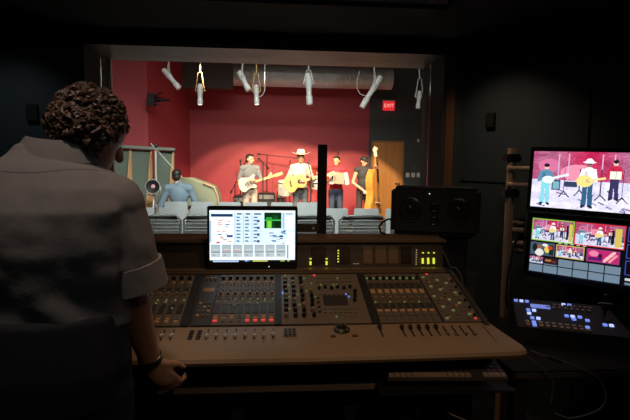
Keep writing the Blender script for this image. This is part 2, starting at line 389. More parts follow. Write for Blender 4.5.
# black bracket lamp on the left wall
p = at(150, 100, 10.1); t = empty('wall_lamp', (p.x, 10.05, p.z - .1), 'black studio lamp with barn doors on the pink wall corner', 'lamp')
b = MB(); b.box((p.x + .04, 10.07, p.z), (.14, .2, .24), None, .01); b.build('housing', BLK, t)
for k, (dx, dzz) in enumerate(((.14, .1), (.14, -.1), (.2, .0))):
    b = MB(); b.box((p.x + dx + .05, 10.01, p.z + dzz), (.18, .12, .014), Matrix.Rotation(R((-25, 25, 0)[k]), 3, 'Y')); b.build('barn_door', BLK, t)
b = MB()
for k in range(4): b.box((p.x + .16 + k * .045, 10.03, p.z), (.012, .14, .12 - .02 * k))
b.bar((p.x + .1, 10.03, p.z), (p.x + .4, 10.03, p.z - .01), .018); b.build('grille', BLK, t)
b = MB(); b.bar((p.x - .02, 10.2, p.z), (p.x + .04, 10.07, p.z), .03); b.build('bracket', BLK, t)

# ================================================================== STUDIO CONTENTS
# green gobo with wooden fins --------------------------------------
GRN = mat('grey_green_cloth', (.12, .16, .125), .8, var=.08, scale=30)
FIN = wood('fin_wood', (.5, .28, .12), (.62, .38, .18), 1.5, 'Z')
g0, g1 = at(106, 145.5, 9.25), at(174.5, 149.5, 9.45)
t = empty('acoustic_screen', ((g0.x + g1.x) / 2, 9.35, 0), 'long grey-green acoustic screen with wooden fins by the red left wall', 'acoustic screen')
n = 3
for i in range(n):
    a = g0.lerp(g1, i / n); c = g0.lerp(g1, (i + 1) / n)
    b = MB(); b.beam((a.x + .02, a.y, a.z / 2), (c.x - .02, c.y, c.z / 2), .03, a.z - .08); b.build('panel', GRN, t)
b = MB(); b.beam(g0 + V((0, -.04, 0)), g1 + V((0.02, -.04, 0)), .16, .05); b.build('top_rail', mat('grey_green_paint', (.17, .22, .18), .6), t)
b = MB(); b.beam((g0.x, g0.y - .04, .05), (g1.x, g1.y - .04, .05), .16, .06); b.build('bottom_rail', MATS['grey_green_paint'], t)
for f in (.0, .36, .66, .985):
    c = g0.lerp(g1, f); b = MB(); z = c.z - .03
    b.loft([[(c.x - .014, c.y - .03, z), (c.x - .014, c.y - .05, z), (c.x + .014, c.y - .05, z), (c.x + .014, c.y - .03, z)],
            [(c.x - .014, c.y - .03, .06), (c.x - .15, c.y - .20, .06), (c.x - .12, c.y - .20, .06), (c.x + .014, c.y - .03, .06)]])
    b.build('fin', FIN, t)
# covered piano -----------------------------------------------------
p0, p1 = at(190, 178, 10.05), at(217, 184, 10.05)
t = empty('covered_piano', ((p0.x + p1.x) / 2 - .1, 10.2, 0), 'pale green draped piano in front of the red left corner', 'piano')
cov = mat('piano_cover', (.27, .30, .20), .75, var=.12, scale=6, bump=.3)
x0, x1 = at(163, 190, 10.05).x, at(221, 200, 10.05).x
prof = [(x0, .10), (x0 + .02, .6), (x0 + .05, p0.z - .1), (x0 + .14, p0.z + .0), (x0 + .55, p0.z + .0), (x1 - .32, p1.z + .02), (x1 - .12, p1.z - .06), (x1 - .05, .85), (x1 + .0, .10)]
rings = []
for dy, k in ((-.30, .985), (-.27, 1.0), (.27, 1.0), (.3, .985)): rings.append([(x, 10.2 + dy, z * k) for x, z in prof])
b = MB(); b.loft(rings); b.build('cover', cov, t, True)
b = MB()
b.tube([(x1 - .33, 9.89, p1.z + .02), (x1 - .12, 9.89, p1.z - .06), (x1 - .045, 9.89, .85), (x1 + .005, 9.89, .12)], .022); b.build('cover_edge', mat('cover_trim', (.45, .31, .18), .7), t)
for x in (x0 + .1, x1 - .1):
    b = MB(); b.box((x, 10.2, .055), (.06, .5, .11)); b.build('foot', BLK, t)

# chairs ------------------------------------------------------------
SEATM = mat('blue_grey_plastic', (.33, .37, .37), .45, var=.04, scale=5)
SLAT = mat('grey_slat', (.25, .28, .265), .5)
CHM = mat('chair_frame_pale', (.55, .6, .6), .3, .4)
def panel_chair(name, label, group):
    t = empty(name, (0, 0, 0), label, 'chair', group)
    b = MB(); W = .188
    def ring(z, y, w, th): return [(-w, y + .018, z), (-w * .5, y, z), (0, y - .004, z), (w * .5, y, z), (w, y + .018, z), (w, y + .018 + th, z), (w * .5, y + th, z), (0, y - .004 + th, z), (-w * .5, y + th, z), (-w, y + .018 + th, z)]
    b.loft([ring(.47, -.17, W * .93, .014), ring(.6, -.19, W * .98, .014), ring(.79, -.222, W, .014), ring(.84, -.232, W * .985, .014), ring(.86, -.235, W * .92, .012)])
    b.build('backrest', SEATM, t, True)
    b = MB(); b.box((0, .03, .44), (.40, .42, .025), None, .01); b.build('seat', SEATM, t, True)
    for s in (-1, 1):
        b = MB(); b.tube([(s * .190, -.205, .72), (s * .200, -.165, .46), (s * .205, -.24, .012)], .011); b.build('leg', CHM, t, True)
        b = MB(); b.tube([(s * .185, -.15, .425), (s * .195, .2, .425), (s * .2, .25, .012)], .011); b.build('leg', CHM, t, True)
    return t
def slat_chair(name, label, group):
    t = empty(name, (0, 0, 0), label, 'chair', group)
    for k in range(14):
        z = .535 + k * .0345; y = -.17 - (z - .45) * .10; b = MB(); w = .236 - .02 * (k / 13) ** 8
        b.loft([[(x * w, y + .012 * x * x + dy, z + dz) for dy, dz in ((0, 0), (.014, .002), (.014, .027), (.004, .027))] for x in (-1, -.6, -.2, .2, .6, 1)])
        b.build('slat', SLAT, t)
    b = MB(); b.tube([(-.24, -.2, .50), (-.245, -.20, .98), (-.2, -.222, 1.025), (.2, -.222, 1.025), (.245, -.20, .98), (.24, -.2, .50)], .012, 8); b.build('back_frame', CHM, t, True)
    b = MB(); b.box((0, .05, .46), (.44, .44, .03), None, .01); b.build('seat', SEATM, t, True)
    for s in (-1, 1):
        b = MB(); b.tube([(s * .235, -.19, .52), (s * .235, -.16, .45), (s * .235, -.25, .012)], .012); b.build('leg', CHM, t, True)
        b = MB(); b.tube([(s * .21, -.15, .44), (s * .215, .22, .44), (s * .22, .27, .012)], .012); b.build('leg', CHM, t, True)
    return t
GA, GB = 'slatted chairs in the row nearest the window', 'plain-backed chairs facing the band'
proto = slat_chair('auditorium_chair', 'x', GA)
spots = [(156.5, 'slat-backed grey chair nearest the operator, leftmost of the front row'), (208, 'slat-backed grey chair partly behind the left edge of the bright display'), (259.5, 'slat-backed grey chair hidden mostly behind the bright display'),
         (311, 'slat-backed grey chair crossed by the black post'), (362.5, 'slat-backed grey chair fully in view between the black post and the loudspeaker'), (414, 'slat-backed grey chair behind the black loudspeaker')]
Y1 = 4.75
for i, (px, lab) in enumerate(spots):
    o = proto if i == 0 else dup(proto); o.scale.x = .93; p = at(px, 217, Y1); o.location = (p.x, Y1 + .2, 0); o['label'] = lab
proto = panel_chair('plain_chair', 'x', GB)
PLAIN = [(366.5, 7.3, 'plain blue-grey chair in front of the accordion player, right of the post'), (335.5, 7.3, 'plain blue-grey chair just right of the black post'), (398, 7.3, 'plain blue-grey chair half hidden by the loudspeaker'),
         (171.5, 7.3, 'plain blue-grey chair directly behind the slatted chair by the operator'), (140.5, 7.3, 'plain blue-grey chair at the operator\'s elbow'), (203, 7.3, 'plain blue-grey chair just left of the bright display, second plain row'),
         (176, 8.35, 'plain blue-grey chair that the man in the blue shirt sits on'), (202.5, 8.35, 'plain blue-grey chair before the draped piano'), (229.5, 8.35, 'plain blue-grey chair above the left part of the bright display'),
         (256, 8.35, 'plain blue-grey chair in front of the electric guitarist'), (282, 8.35, 'plain blue-grey chair above the right corner of the bright display'), (308, 8.35, 'plain blue-grey chair in front of the man in the hat')]
for i, (px, Y, lab) in enumerate(PLAIN):
    o = proto if i == 0 else dup(proto); p = at(px, 205, Y); o.location = (p.x, Y + .2, 0); o['label'] = lab

# people ------------------------------------------------------------
def hand(b, w, d, n, side, s=1.0, curl=.6):                # wrist, finger direction, palm normal (closing side), thumb side
    w, d, n = V(w), V(d).normalized(), V(n); n = (n - d * n.dot(d)).normalized(); x = d.cross(n) * side
    c = w + d * .045 * s
    M = Matrix((x, d, n)).transposed()
    b.ell(c, (.040 * s, .052 * s, .016 * s), M, 12, 8)
    for k, (o_, L) in enumerate(((.03, .068), (.01, .078), (-.01, .072), (-.029, .056))):
        p = w + d * (.082 - .004 * abs(k - 1.3)) * s + x * o_ * s
        a = curl * .7; q = p + (d * math.cos(a) + n * math.sin(a)) * L * .5 * s
        a2 = curl * 1.7; r = q + (d * math.cos(a2) + n * math.sin(a2)) * L * .32 * s
        a3 = curl * 2.5; e_ = r + (d * math.cos(a3) + n * math.sin(a3)) * L * .25 * s
        b.cap(p - d * .02 * s, q, .0095 * s, .009 * s, 8); b.cap(q, r, .009 * s, .008 * s, 8); b.cap(r, e_, .008 * s, .007 * s, 8)
    p = w + d * .025 * s + x * .03 * s; q = p + (d * .7 + x * .6 + n * .45).normalized() * .04 * s; r = q + (d * .9 + n * .5).normalized() * .03 * s
    b.cap(p, q, .013 * s, .010 * s, 8); b.cap(q, r, .010 * s, .008 * s, 8)
def head(b, c, f, s=1.0, nose=True):                        # face direction f
    f = V(f).normalized(); x = f.cross(V((0, 0, 1))).normalized(); u = x.cross(f)
    M = Matrix((x, f, u)).transposed(); P = lambda a, e, h: V(c) + (x * a + f * e + u * h) * s
    b.ell(P(0, -.008, .022), (.077 * s, .094 * s, .094 * s), M); b.ell(P(0, .025, -.05), (.056 * s, .062 * s, .066 * s), M)
    b.cap(P(0, .088, .015), P(0, .106, -.018), .009 * s, .014 * s, 8)
    b.ell(P(0, .078, -.052), (.024 * s, .012 * s, .010 * s), M, 8, 6)
    for sg in (-1, 1): b.ell(P(sg * .079, -.01, -.005), (.009 * s, .02 * s, .032 * s), M, 8, 6)
    return P, M
def person(name, base, face, label, J, shirt, trousers, hair=HAIRM, skin=SKIN, sleeves='short', hat=None, height=1.75, look=None, shoes=True, seated=False):
    """J: wrist / elbow positions in a local frame (x right seen from the front, y away from the front, z up)."""
    k = height / 1.75; bx, by = base; ang = face                        # face=0 looks toward -Y
    Rz = Matrix.Rotation(ang, 3, 'Z')
    T = lambda p: V((bx, by, 0)) + Rz @ (V(p) * k)
    t = empty(name, (bx, by, 0), label, 'person')
    sh = {s: (s * .168, 0, 1.415) for s in (-1, 1)}; hip = {s: (s * .085, 0, .92) for s in (-1, 1)}
    if seated:
        dzz = J.get('drop', -.42)
        for s in (-1, 1): sh[s] = (s * .18, J.get('lean', -.05), 1.415 + dzz); hip[s] = (s * .09, 0, .92 + dzz)
    else: dzz = 0
    knee = {s: J.get(('knee', s), (s * .10, -.02, .50)) for s in (-1, 1)}; ank = {s: J.get(('ankle', s), (s * .115, .03, .085)) for s in (-1, 1)}
    el = {s: J[('elbow', s)] for s in (-1, 1)}; wr = {s: J[('wrist', s)] for s in (-1, 1)}
    ln = J.get('lean', 0) if seated else 0
    hc = J.get('head', (0, -.02 + ln, 1.615 + dzz))
    def torso(b, g, skirt=0):
        b.ell(T((0, ln + 0, 1.30 + dzz)), ((.148 + g) * k, (.100 + g) * k, (.17 + g) * k), Rz)
        b.ell(T((0, ln * .6 + -.01, 1.10 + dzz)), ((.134 + g) * k, (.100 + g) * k, (.19 + g) * k), Rz)
        b.ell(T((0, 0, (.95 if g == 0 else 1.0) + dzz)), ((.146 + g) * k, (.108 + g) * k, (.11 + g if g == 0 else .085) * k), Rz)
        for s in (-1, 1): b.cap(T((s * .06, ln, 1.44 + dzz)), T(sh[s]), (.055 + g) * k, (.058 + g) * k)
    b = MB(); torso(b, 0)
    P, M = head(b, T(hc), Rz @ V(look or (0, -1, -.08)), k)
    b.cap(T((0, ln + .01, 1.42 + dzz)), T(V(hc) + V((0, .02, -.06))), .056 * k, .052 * k)
    for s in (-1, 1):
        b.cap(T(sh[s]), T(el[s]), .050 * k, .040 * k); b.cap(T(el[s]), T(wr[s]), .040 * k, .027 * k)
        dd = J.get(('hand', s)) or (V(wr[s]) - V(el[s])); nn = J.get(('palm', s), (0, 1, 0))
        hand(b, T(wr[s]), Rz @ V(dd), Rz @ V(nn), J.get(('thumb', s), s), k)
        b.cap(T(hip[s]), T(knee[s]), .082 * k, .054 * k); b.cap(T(knee[s]), T(ank[s]), .054 * k, .036 * k)
        b.cap(T(V(ank[s]) + V((0, -.0, -.045))), T(V(ank[s]) + V((s * .02, -.15, -.05))), .034 * k, .028 * k)
    body = build_fused(b, 'body', skin, t, .0105, 1)
    for sg in (-1, 1):
        b = MB(); b.ell(P(sg * .032, .073, .012), (.012 * k, .008 * k, .007 * k), M, 8, 6); b.build('eye', mat('eye_dark', (.02, .012, .01), .2), t)
    b = MB(); torso(b, .016)
    for s in (-1, 1):
        if sleeves == 'none': continue
        e = V(sh[s]).lerp(V(el[s]), .82 if sleeves == 'short' else 1.0)
        b.cap(T(sh[s]), T(e), .060 * k, .054 * k)
        if sleeves == 'long': b.cap(T(el[s]), T(V(el[s]).lerp(V(wr[s]), .93)), .056 * k, .038 * k)
    b.cap(T((0, ln + .01, 1.44 + dzz)), T((0, ln + .005, 1.50 + dzz)), .064 * k, .060 * k)
    build_fused(b, 'shirt', shirt, t, .013, 2)
    b = MB()
    b.ell(T((0, 0, .935 + dzz)), (.158 * k, .130 * k, .105 * k), Rz)
    for s in (-1, 1): b.cap(T(hip[s]), T(knee[s]), .090 * k, .066 * k); b.cap(T(knee[s]), T(V(ank[s]) + V((0, 0, .0))), .066 * k, .052 * k)
    build_fused(b, 'trousers', trousers, t, .014, 2)
    if shoes:
        for s in (-1, 1):
            b = MB(); a = V(ank[s]); b.cap(T(a + V((0, .03, -.04))), T(a + V((s * .02, -.14, -.05))), .042 * k, .035 * k)
            build_fused(b, 'shoe', mat('dark_leather', (.03, .02, .015), .4), t, .012, 1)
    b = MB()
    if hat != 'bald':
        b.ell(P(0, -.026, .042), (.083 * k, .088 * k, .086 * k), M); b.ell(P(0, -.06, -.01), (.07 * k, .05 * k, .07 * k), M)
        b.ell(P(0, .04, .092), (.06 * k, .045 * k, .028 * k), M)
        build_fused(b, 'hair', hair, t, .011, 1, lambda v: v + noise.noise_vector(v * 60) * .004)
    return t, T, P, M
JEAN = mat('blue_jeans', (.03, .045, .08), .8, var=.2, scale=30)
def mk(d): return d

# instruments -------------------------------------------------------
def frame_between(p, q, front):                             # x along p->q, z toward 'front'
    x = (V(q) - V(p)).normalized(); z = V(front); z = (z - x * z.dot(x)).normalized(); y = z.cross(x)
    M = Matrix((x, y, z)).transposed().to_4x4(); M.translation = V(p); return M
def guitar_outline(L, w1, w2, waist, n=28):
    pts = []
    for i in range(n):
        s = i / (n - 1); x = -L / 2 + L * s
        if s < .5: h = w1 * math.sin(PI * min(1, s / .62)) ** .6 if s < .31 else w1 - (w1 - waist) * (1 - math.cos((s - .31) / .29 * PI)) / 2
        elif s < .6: h = w1 - (w1 - waist) * (1 - math.cos((s - .31) / .29 * PI)) / 2
        else: h = waist + (w2 - waist) * math.sin((s - .6) / .2 * PI / 2) if s < .8 else w2 * max(.06, math.cos((s - .8) / .2 * PI / 2)) ** .55
        pts.append((x, max(h, .012)))
    return pts + [(x, -h) for x, h in reversed(pts)]
def guitar(name, body_c, neck_end, front, label, kind):
    t = empty(name, tuple(V(body_c) - V((0, 0, .2))), label, 'guitar')
    M = frame_between(body_c, neck_end, front); L = (V(neck_end) - V(body_c)).length
    P = lambda x, y, z: M @ V((x, y, z))
    if kind == 'acoustic':
        b = MB(); b.prism(guitar_outline(.50, .195, .145, .115), M @ Matrix.Translation((0, 0, -.05)), .1); b.build('guitar_body', wood('spruce_top', (.58, .30, .085), (.66, .38, .13), 1, 'X', .35), t)
        b = MB(); b.lathe([(.001, 0), (.05, 0), (.05, .002), (.001, .002)], M @ Matrix.Translation((.1, 0, .0495)), 20); b.build('sound_hole', BLK, t)
        b = MB(); b.box((0, 0, 0), (.03, .14, .012), None); bmesh.ops.transform(b.bm, matrix=M @ Matrix.Translation((-.1, 0, .054)), verts=b.bm.verts); b.build('bridge', BLK, t)
        nb = .24
    else:
        out = [(-.2, .05), (-.17, .13), (-.1, .165), (-.02, .14), (.05, .115), (.11, .14), (.17, .165), (.205, .14), (.17, .09), (.13, .04), (.13, -.04), (.155, -.08), (.17, -.12), (.14, -.135), (.09, -.12), (.03, -.105), (-.04, -.13), (-.11, -.16), (-.17, -.13), (-.2, -.06)]
        b = MB(); b.prism(out, M @ Matrix.Translation((0, 0, -.022)), .044); b.build('guitar_body', mat('cream_lacquer', (.62, .57, .46), .25), t)
        b = MB(); b.prism([(-.06, -.02), (-.05, -.1), (.03, -.085), (.1, -.1), (.12, -.05), (.13, .05), (.1, .1), (.05, .06), (-.03, .05)], M @ Matrix.Translation((0, 0, .0215)), .003); b.build('pickguard', mat('pickguard_grey', (.25, .24, .22), .4), t)
        for k in range(3):
            b = MB(); b.box((0, 0, 0), (.018, .07, .01)); bmesh.ops.transform(b.bm, matrix=M @ Matrix.Translation((-.06 + .06 * k, 0, .028)), verts=b.bm.verts); b.build('pickup', BLK, t)
        nb = .12
    b = MB(); b.beam(P(nb, 0, .03), P(L - .16, 0, .03), .05, .028, M.to_3x3() @ V((0, 0, 1))); b.build('neck', wood('maple_neck', (.55, .33, .15), (.66, .42, .2), 1, 'X', .35), t)
    b = MB(); b.prism([(L - .17, -.025), (L - .15, -.038), (L, -.03), (L + .01, .01), (L, .035), (L - .15, .034), (L - .17, .025)], M @ Matrix.Translation((0, 0, .015)), .018); b.build('headstock', MATS['maple_neck'], t)
    b = MB()
    for k in range(6): b.bar(P(L - .13 + .022 * k, .03, .024), P(L - .13 + .022 * k, .06, .024), .006, seg=6)
    b.build('tuning_pegs', CHROME, t)
    return t
def mic_stand(name, base, h, label, boom=None, mic=True, tilt=None):
    x, y = base; t = empty(name, (x, y, 0), label, 'microphone stand')
    DK = mat('stand_black', (.03, .03, .03), .4, .3)
    b = MB(); b.bar((x, y, .12), (x, y, h), .013, seg=8); b.build('pole', DK, t)
    for k in range(3):
        a = k * 2 * PI / 3 + .4; b = MB(); b.tube([(x, y, .18), (x + .28 * math.cos(a), y + .28 * math.sin(a), .014)], .012); b.build('leg', DK, t)
    end = V((x, y, h))
    if boom:
        e = V(boom); b = MB(); d = (e - end).normalized(); b.bar(end - d * .25, e, .010, seg=8); b.bar(end - d * .25, end - d * .17, .022); b.build('boom', DK, t); end = e
        dirn = d
    else: dirn = V((0, -.3, 1)).normalized()
    if mic:
        b = MB(); b.bar(end, end + dirn * .13, .012, .018); b.ell(end + dirn * .15, (.026, .026, .028)); b.build('microphone', mat('mic_grey', (.06, .06, .06), .35, .5), t, True)
    return t

PF = 11.0                                                  # the band stands 11 m from the camera
# 1 electric guitarist
p = at(250, 180, PF); gx, gy = p.x, PF
J = {('elbow', -1): (-.25, .03, 1.14), ('wrist', -1): (-.06, -.20, 1.16), ('elbow', 1): (.25, -.05, 1.15), ('wrist', 1): (.38, -.25, 1.20), ('palm', -1): (0, 1, -.2), ('palm', 1): (0, 1, .6), ('hand', 1): (.2, -.3, .6)}
person('person', (gx, gy), R(18), 'man in a grey t-shirt playing the white electric guitar', J, mat('grey_tshirt', (.16, .17, .19), .85), mat('grey_trousers', (.42, .36, .30), .85), height=1.72, look=(.55, -.8, -.08))
Rg = Matrix.Rotation(R(18), 3, 'Z')
GG = lambda q: V((gx, gy, 0)) + Rg @ V(q)
guitar('electric_guitar', GG((-.10, -.185, 1.06)), GG((.66, -.26, 1.29)), Rg @ V((0, -1, .1)), 'cream white electric guitar held by the man in the grey t-shirt', 'electric')
# 2 man in the hat
p = at(300.5, 180, PF - .2); hx, hy = p.x, PF - .2
J = {('elbow', -1): (-.28, .02, 1.15), ('wrist', -1): (-.06, -.22, 1.14), ('elbow', 1): (.26, -.07, 1.15), ('wrist', 1): (.35, -.27, 1.24), ('palm', -1): (0, 1, -.2), ('palm', 1): (0, 1, .5), ('hand', 1): (.1, -.3, .6)}
t, T, P, M = person('person', (hx, hy), R(4), 'man in a white cowboy hat and cream shirt with acoustic guitar', J, mat('cream_shirt', (.60, .53, .41), .85), mat('washed_jeans', (.10, .11, .12), .85, var=.2, scale=20), skin=SKIND, sleeves='long', height=1.76)
HAT = mat('hat_cream', (.66, .61, .52), .7)
b = MB(); c = P(0, -.005, .085)
b.lathe([(.088, -.0), (.092, .02), (.085, .085), (.06, .115), (.02, .108), (.001, .104)], Matrix.Translation(c), 20)
rings = []
for r_ in (.08, .12, .16, .195):
    rings.append([(c.x + r_ * 1.05 * math.cos(a), c.y + r_ * .9 * math.sin(a), c.z + .004 + .055 * (r_ / .195) ** 2 * abs(math.cos(a)) ** 2) for a in [2 * PI * i / 28 for i in range(28)]])
lower = [[(x, y, z - .008) for x, y, z in r_] for r_ in reversed(rings)]
b.loft(rings + lower); b.build('hat', HAT, t, True)
b = MB(); b.lathe([(.0925, .004), (.0955, .004), (.0955, .024), (.0925, .024)], Matrix.Translation(c), 20); b.build('hat_band', mat('hat_band', (.3, .2, .12), .6), t)
Rg = Matrix.Rotation(R(4), 3, 'Z'); GG = lambda q: V((hx, hy, 0)) + Rg @ V(q)
guitar('acoustic_guitar', GG((-.14, -.20, 1.10)), GG((.72, -.27, 1.31)), Rg @ V((0, -1, .12)), 'honey coloured acoustic guitar held by the man in the hat', 'acoustic')
# 3 accordion player
p = at(336, 180, PF); ax, ay = p.x, PF
J = {('elbow', -1): (-.25, .03, 1.13), ('wrist', -1): (-.20, -.24, 1.18), ('elbow', 1): (.26, .03, 1.13), ('wrist', 1): (.27, -.2, 1.16), ('palm', -1): (1, 0, 0), ('palm', 1): (-1, 0, 0)}
person('person', (ax, ay), R(0), 'man in a red shirt playing the accordion', J, mat('red_shirt', (.50, .015, .03), .8), JEAN, skin=SKIND, height=1.70, look=(-.5, -.85, -.05))
t = empty('accordion', (ax + .03, ay - .24, 1.0), 'cream accordion with grey bellows held by the man in the red shirt', 'accordion')
IV = mat('ivory', (.62, .55, .45), .35)
b = MB(); b.box((ax - .12, ay - .27, 1.21), (.07, .15, .29), Matrix.Rotation(R(6), 3, 'Y'), .012); b.build('treble_box', IV, t)
b = MB(); b.box((ax + .19, ay - .27, 1.19), (.09, .15, .28), Matrix.Rotation(R(-10), 3, 'Y'), .012); b.build('bass_box', IV, t)
b = MB(); rings = []
for i in range(15):
    f = i / 14; k = 1 if i % 2 else .88; x = ax - .085 + f * .225; z = 1.21 - .02 * f
    rings.append([(x, ay - .27 + .07 * k * sy, z + .13 * k * sz) for sy, sz in ((-1, -1), (1, -1), (1, 1), (-1, 1))])
b.loft(rings); b.build('bellows', mat('bellows_cloth', (.32, .25, .19), .7), t)
b = MB()
for i in range(13): b.box((ax - .165, ay - .29, 1.085 + i * .02), (.04, .06, .015))
b.build('keyboard', mat('white_keys', (.7, .65, .58), .3), t)
b = MB(); b.box((ax - .12, ay - .348, 1.21), (.03, .008, .2), Matrix.Rotation(R(6), 3, 'Y')); b.build('grille', mat('accordion_dark', (.12, .09, .07), .5), t)
# 4 bass player and double bass
p = at(363.5, 180, PF + .15); sx, sy = p.x, PF + .15
J = {('elbow', -1): (-.27, -.02, 1.12), ('wrist', -1): (-.08, -.25, .95), ('elbow', 1): (.33, -.10, 1.26), ('wrist', 1): (.24, -.27, 1.46), ('palm', 1): (-1, 0, 0), ('palm', -1): (0, 1, 0)}
t, T, P, M = person('person', (sx, sy), R(8), 'double bass player in a black cap and dark waistcoat', J, mat('black_waistcoat', (.03, .03, .032), .8), mat('dark_trousers', (.05, .035, .03), .8), sleeves='none', height=1.70, look=(.25, -.95, -.25))
b = MB(); b.ell(P(0, -.015, .062), (.092, .1, .068), M); b.ell(P(0, .075, .055), (.066, .062, .012), M); build_fused(b, 'cap', mat('black_cap', (.015, .015, .018), .8), t, .009, 1)
q0 = at(371, 206, PF - .15); q1 = at(373.5, 150, PF + .05)
fl = V((q0.x + .05, PF - .2, .20)); M0 = frame_between((fl.x, fl.y, fl.z), (q1.x, q1.y, q1.z), (.72, -.69, .0)); L = (V((q1.x, q1.y, q1.z)) - fl).length
t = empty('double_bass', (fl.x, fl.y, 0), 'honey coloured double bass with a pale scroll held by the player in the cap', 'double bass')
def bass_out():
    pts = []
    for x, h in ((0, .06), (.015, .15), (.06, .22), (.14, .265), (.24, .272), (.33, .24), (.42, .19), (.50, .165), (.58, .165), (.66, .195), (.74, .205), (.84, .19), (.93, .13), (.99, .06), (1.0, .03)): pts.append((x * 1.22, h * .92))
    return pts + [(x, -h) for x, h in reversed(pts)]
BW = wood('bass_wood', (.52, .20, .035), (.64, .29, .06), 1, 'Z', .28)
b = MB(); b.prism(bass_out(), M0 @ Matrix.Translation((0, 0, -.09)), .18); b.build('bass_body', BW, t)
nb = 1.22
b = MB(); b.beam(M0 @ V((nb - .05, 0, .08)), M0 @ V((L - .12, 0, .06)), .05, .045, M0.to_3x3() @ V((0, 0, 1))); b.build('neck', BW, t)
b = MB(); b.beam(M0 @ V((nb - .30, 0, .125)), M0 @ V((L - .16, 0, .095)), .06, .018, M0.to_3x3() @ V((0, 0, 1))); b.build('fingerboard', BLK, t)
b = MB(); b.tube([M0 @ V((L - .16, 0, .06)), M0 @ V((L - .05, 0, .04)), M0 @ V((L + .0, 0, .02)), M0 @ V((L + .03, 0, .045)), M0 @ V((L + .015, 0, .075)), M0 @ V((L - .015, 0, .065))], [.04, .04, .045, .05, .045, .03], 10); b.build('scroll', mat('pale_scroll', (.85, .65, .4), .35), t, True)
b = MB(); b.box((0, 0, 0), (.016, .13, .1)); bmesh.ops.transform(b.bm, matrix=M0 @ Matrix.Translation((.45, 0, .135)), verts=b.bm.verts); b.build('bridge', mat('bridge_maple', (.7, .5, .28), .5), t)
b = MB(); b.box((0, 0, 0), (.24, .05, .02)); bmesh.ops.transform(b.bm, matrix=M0 @ Matrix.Translation((.2, 0, .115)), verts=b.bm.verts); b.build('tailpiece', BLK, t)
b = MB()
for k in range(4): b.bar(M0 @ V((.3, -.018 + .012 * k, .13)), M0 @ V((L - .14, -.012 + .008 * k, .108)), .0022, seg=5)
b.build('strings', mat('string_steel', (.6, .6, .6), .3, 1), t)
for s in (-1, 1):
    b = MB(); b.tube([M0 @ V((.38, s * .10, .0905)), M0 @ V((.42, s * .13, .0915)), M0 @ V((.48, s * .105, .0915)), M0 @ V((.54, s * .08, .0915)), M0 @ V((.58, s * .105, .0905))], .008); b.build('sound_hole', BLK, t)
b = MB(); b.bar(M0 @ V((.01, 0, 0)), V((fl.x, fl.y, .002)), .009, .005); b.build('endpin', CHROME, t)
# 5 seated man in blue seen from behind
p = at(176, 205, 8.35); bx, by = p.x, 8.57
J = {('elbow', -1): (-.30, -.04, .74), ('wrist', -1): (-.16, -.30, .70), ('elbow', 1): (.30, -.04, .74), ('wrist', 1): (.16, -.30, .70), 'lean': -.03,
     ('knee', -1): (-.13, -.42, .47), ('knee', 1): (.13, -.42, .47), ('ankle', -1): (-.14, -.40, .085), ('ankle', 1): (.14, -.40, .085), 'head': (.03, -.05, 1.235), 'drop': -.38}
person('person', (bx, by), R(180), 'seated man in a pale blue shirt seen from behind, on a plain chair', J, mat('pale_blue_shirt', (.15, .215, .26), .85), JEAN, sleeves='long', height=1.80, seated=True)

# microphone stands, amps, drums -----------------------------------
GMS = None
def ms(px, pytop, Y, label, boom=None, mic=True):
    p = at(px, pytop, Y); bm_ = None
    if boom: bm_ = at(*boom)
    return mic_stand('microphone_stand', (p.x, Y), p.z, label, bm_, mic)
ms(235, 184, 11.4, 'leaning boom microphone stand left of the electric guitarist', (245, 163, 11.3))
ms(240.5, 166, 12.4, 'upright stand half hidden behind the electric guitarist')
ms(267, 155, 12.5, 'tall dark microphone stand between the guitarist and the man in the hat', (299, 158.5, 12.4), False)
ms(263, 163, 10.5, 'thin stand with a microphone right beside the electric guitarist', (261.5, 161.5, 10.45))
ms(290, 160, 12.45, 'slim stand near the red wall left of the man in the hat', None, False)
ms(311, 176, 10.45, 'short stand with a microphone close to the hatted man\'s guitar', (309.5, 169, 10.5))
ms(338, 157, 12.5, 'thin pale stand behind the accordion player')
def amp(px0, py0, px1, Y, d, label):
    a, c = at(px0, py0, Y), at(px1, py0, Y); h = a.z; xc = (a.x + c.x) / 2; W = c.x - a.x
    t = empty('guitar_amplifier', (xc, Y + d / 2, 0), label, 'amplifier')
    b = MB(); b.box((xc, Y + d / 2, h / 2), (W, d, h), None, .015); b.build('cabinet', BLK, t)
    b = MB(); b.box((xc, Y - .004, h * .42), (W * .86, .012, h * .68)); b.build('grille', mat('grille_dark', (.045, .05, .055), .8, var=.3, scale=200), t)
    b = MB(); b.box((xc, Y - .004, h * .88), (W * .86, .012, h * .13)); b.build('control_panel', mat('panel_silver', (.35, .36, .37), .4, .3), t)
    b = MB(); b.tube([(xc - .08, Y + d / 2, h), (xc - .07, Y + d / 2, h + .025), (xc + .07, Y + d / 2, h + .025), (xc + .08, Y + d / 2, h)], .008); b.build('handle', BLK, t)
amp(258, 193, 275, 11.9, .28, 'black guitar amplifier behind the electric guitarist')
amp(233, 196, 246, 11.8, .28, 'low black amplifier at the feet of the boom microphone stand')
amp(334, 193, 342, 11.7, .28, 'small black loudspeaker on the floor left of the double bass player')
amp(277, 192, 284.5, 12.62, .25, 'black amplifier against the red wall beside the drums')
dp = at(314, 190, 11.7)
t = empty('bass_drum', (dp.x, 11.85, 0), 'white-headed red bass drum behind the man in the hat', 'drum')
My = Matrix.Translation((dp.x, 11.68, .30)) @ Matrix.Rotation(R(-90), 4, 'X')
b = MB(); b.lathe([(.27, 0.005), (.28, .0), (.285, .02), (.285, .36), (.28, .38), (.27, .375)], My, 28); b.build('shell', mat('drum_red', (.45, .03, .03), .3), t, True)
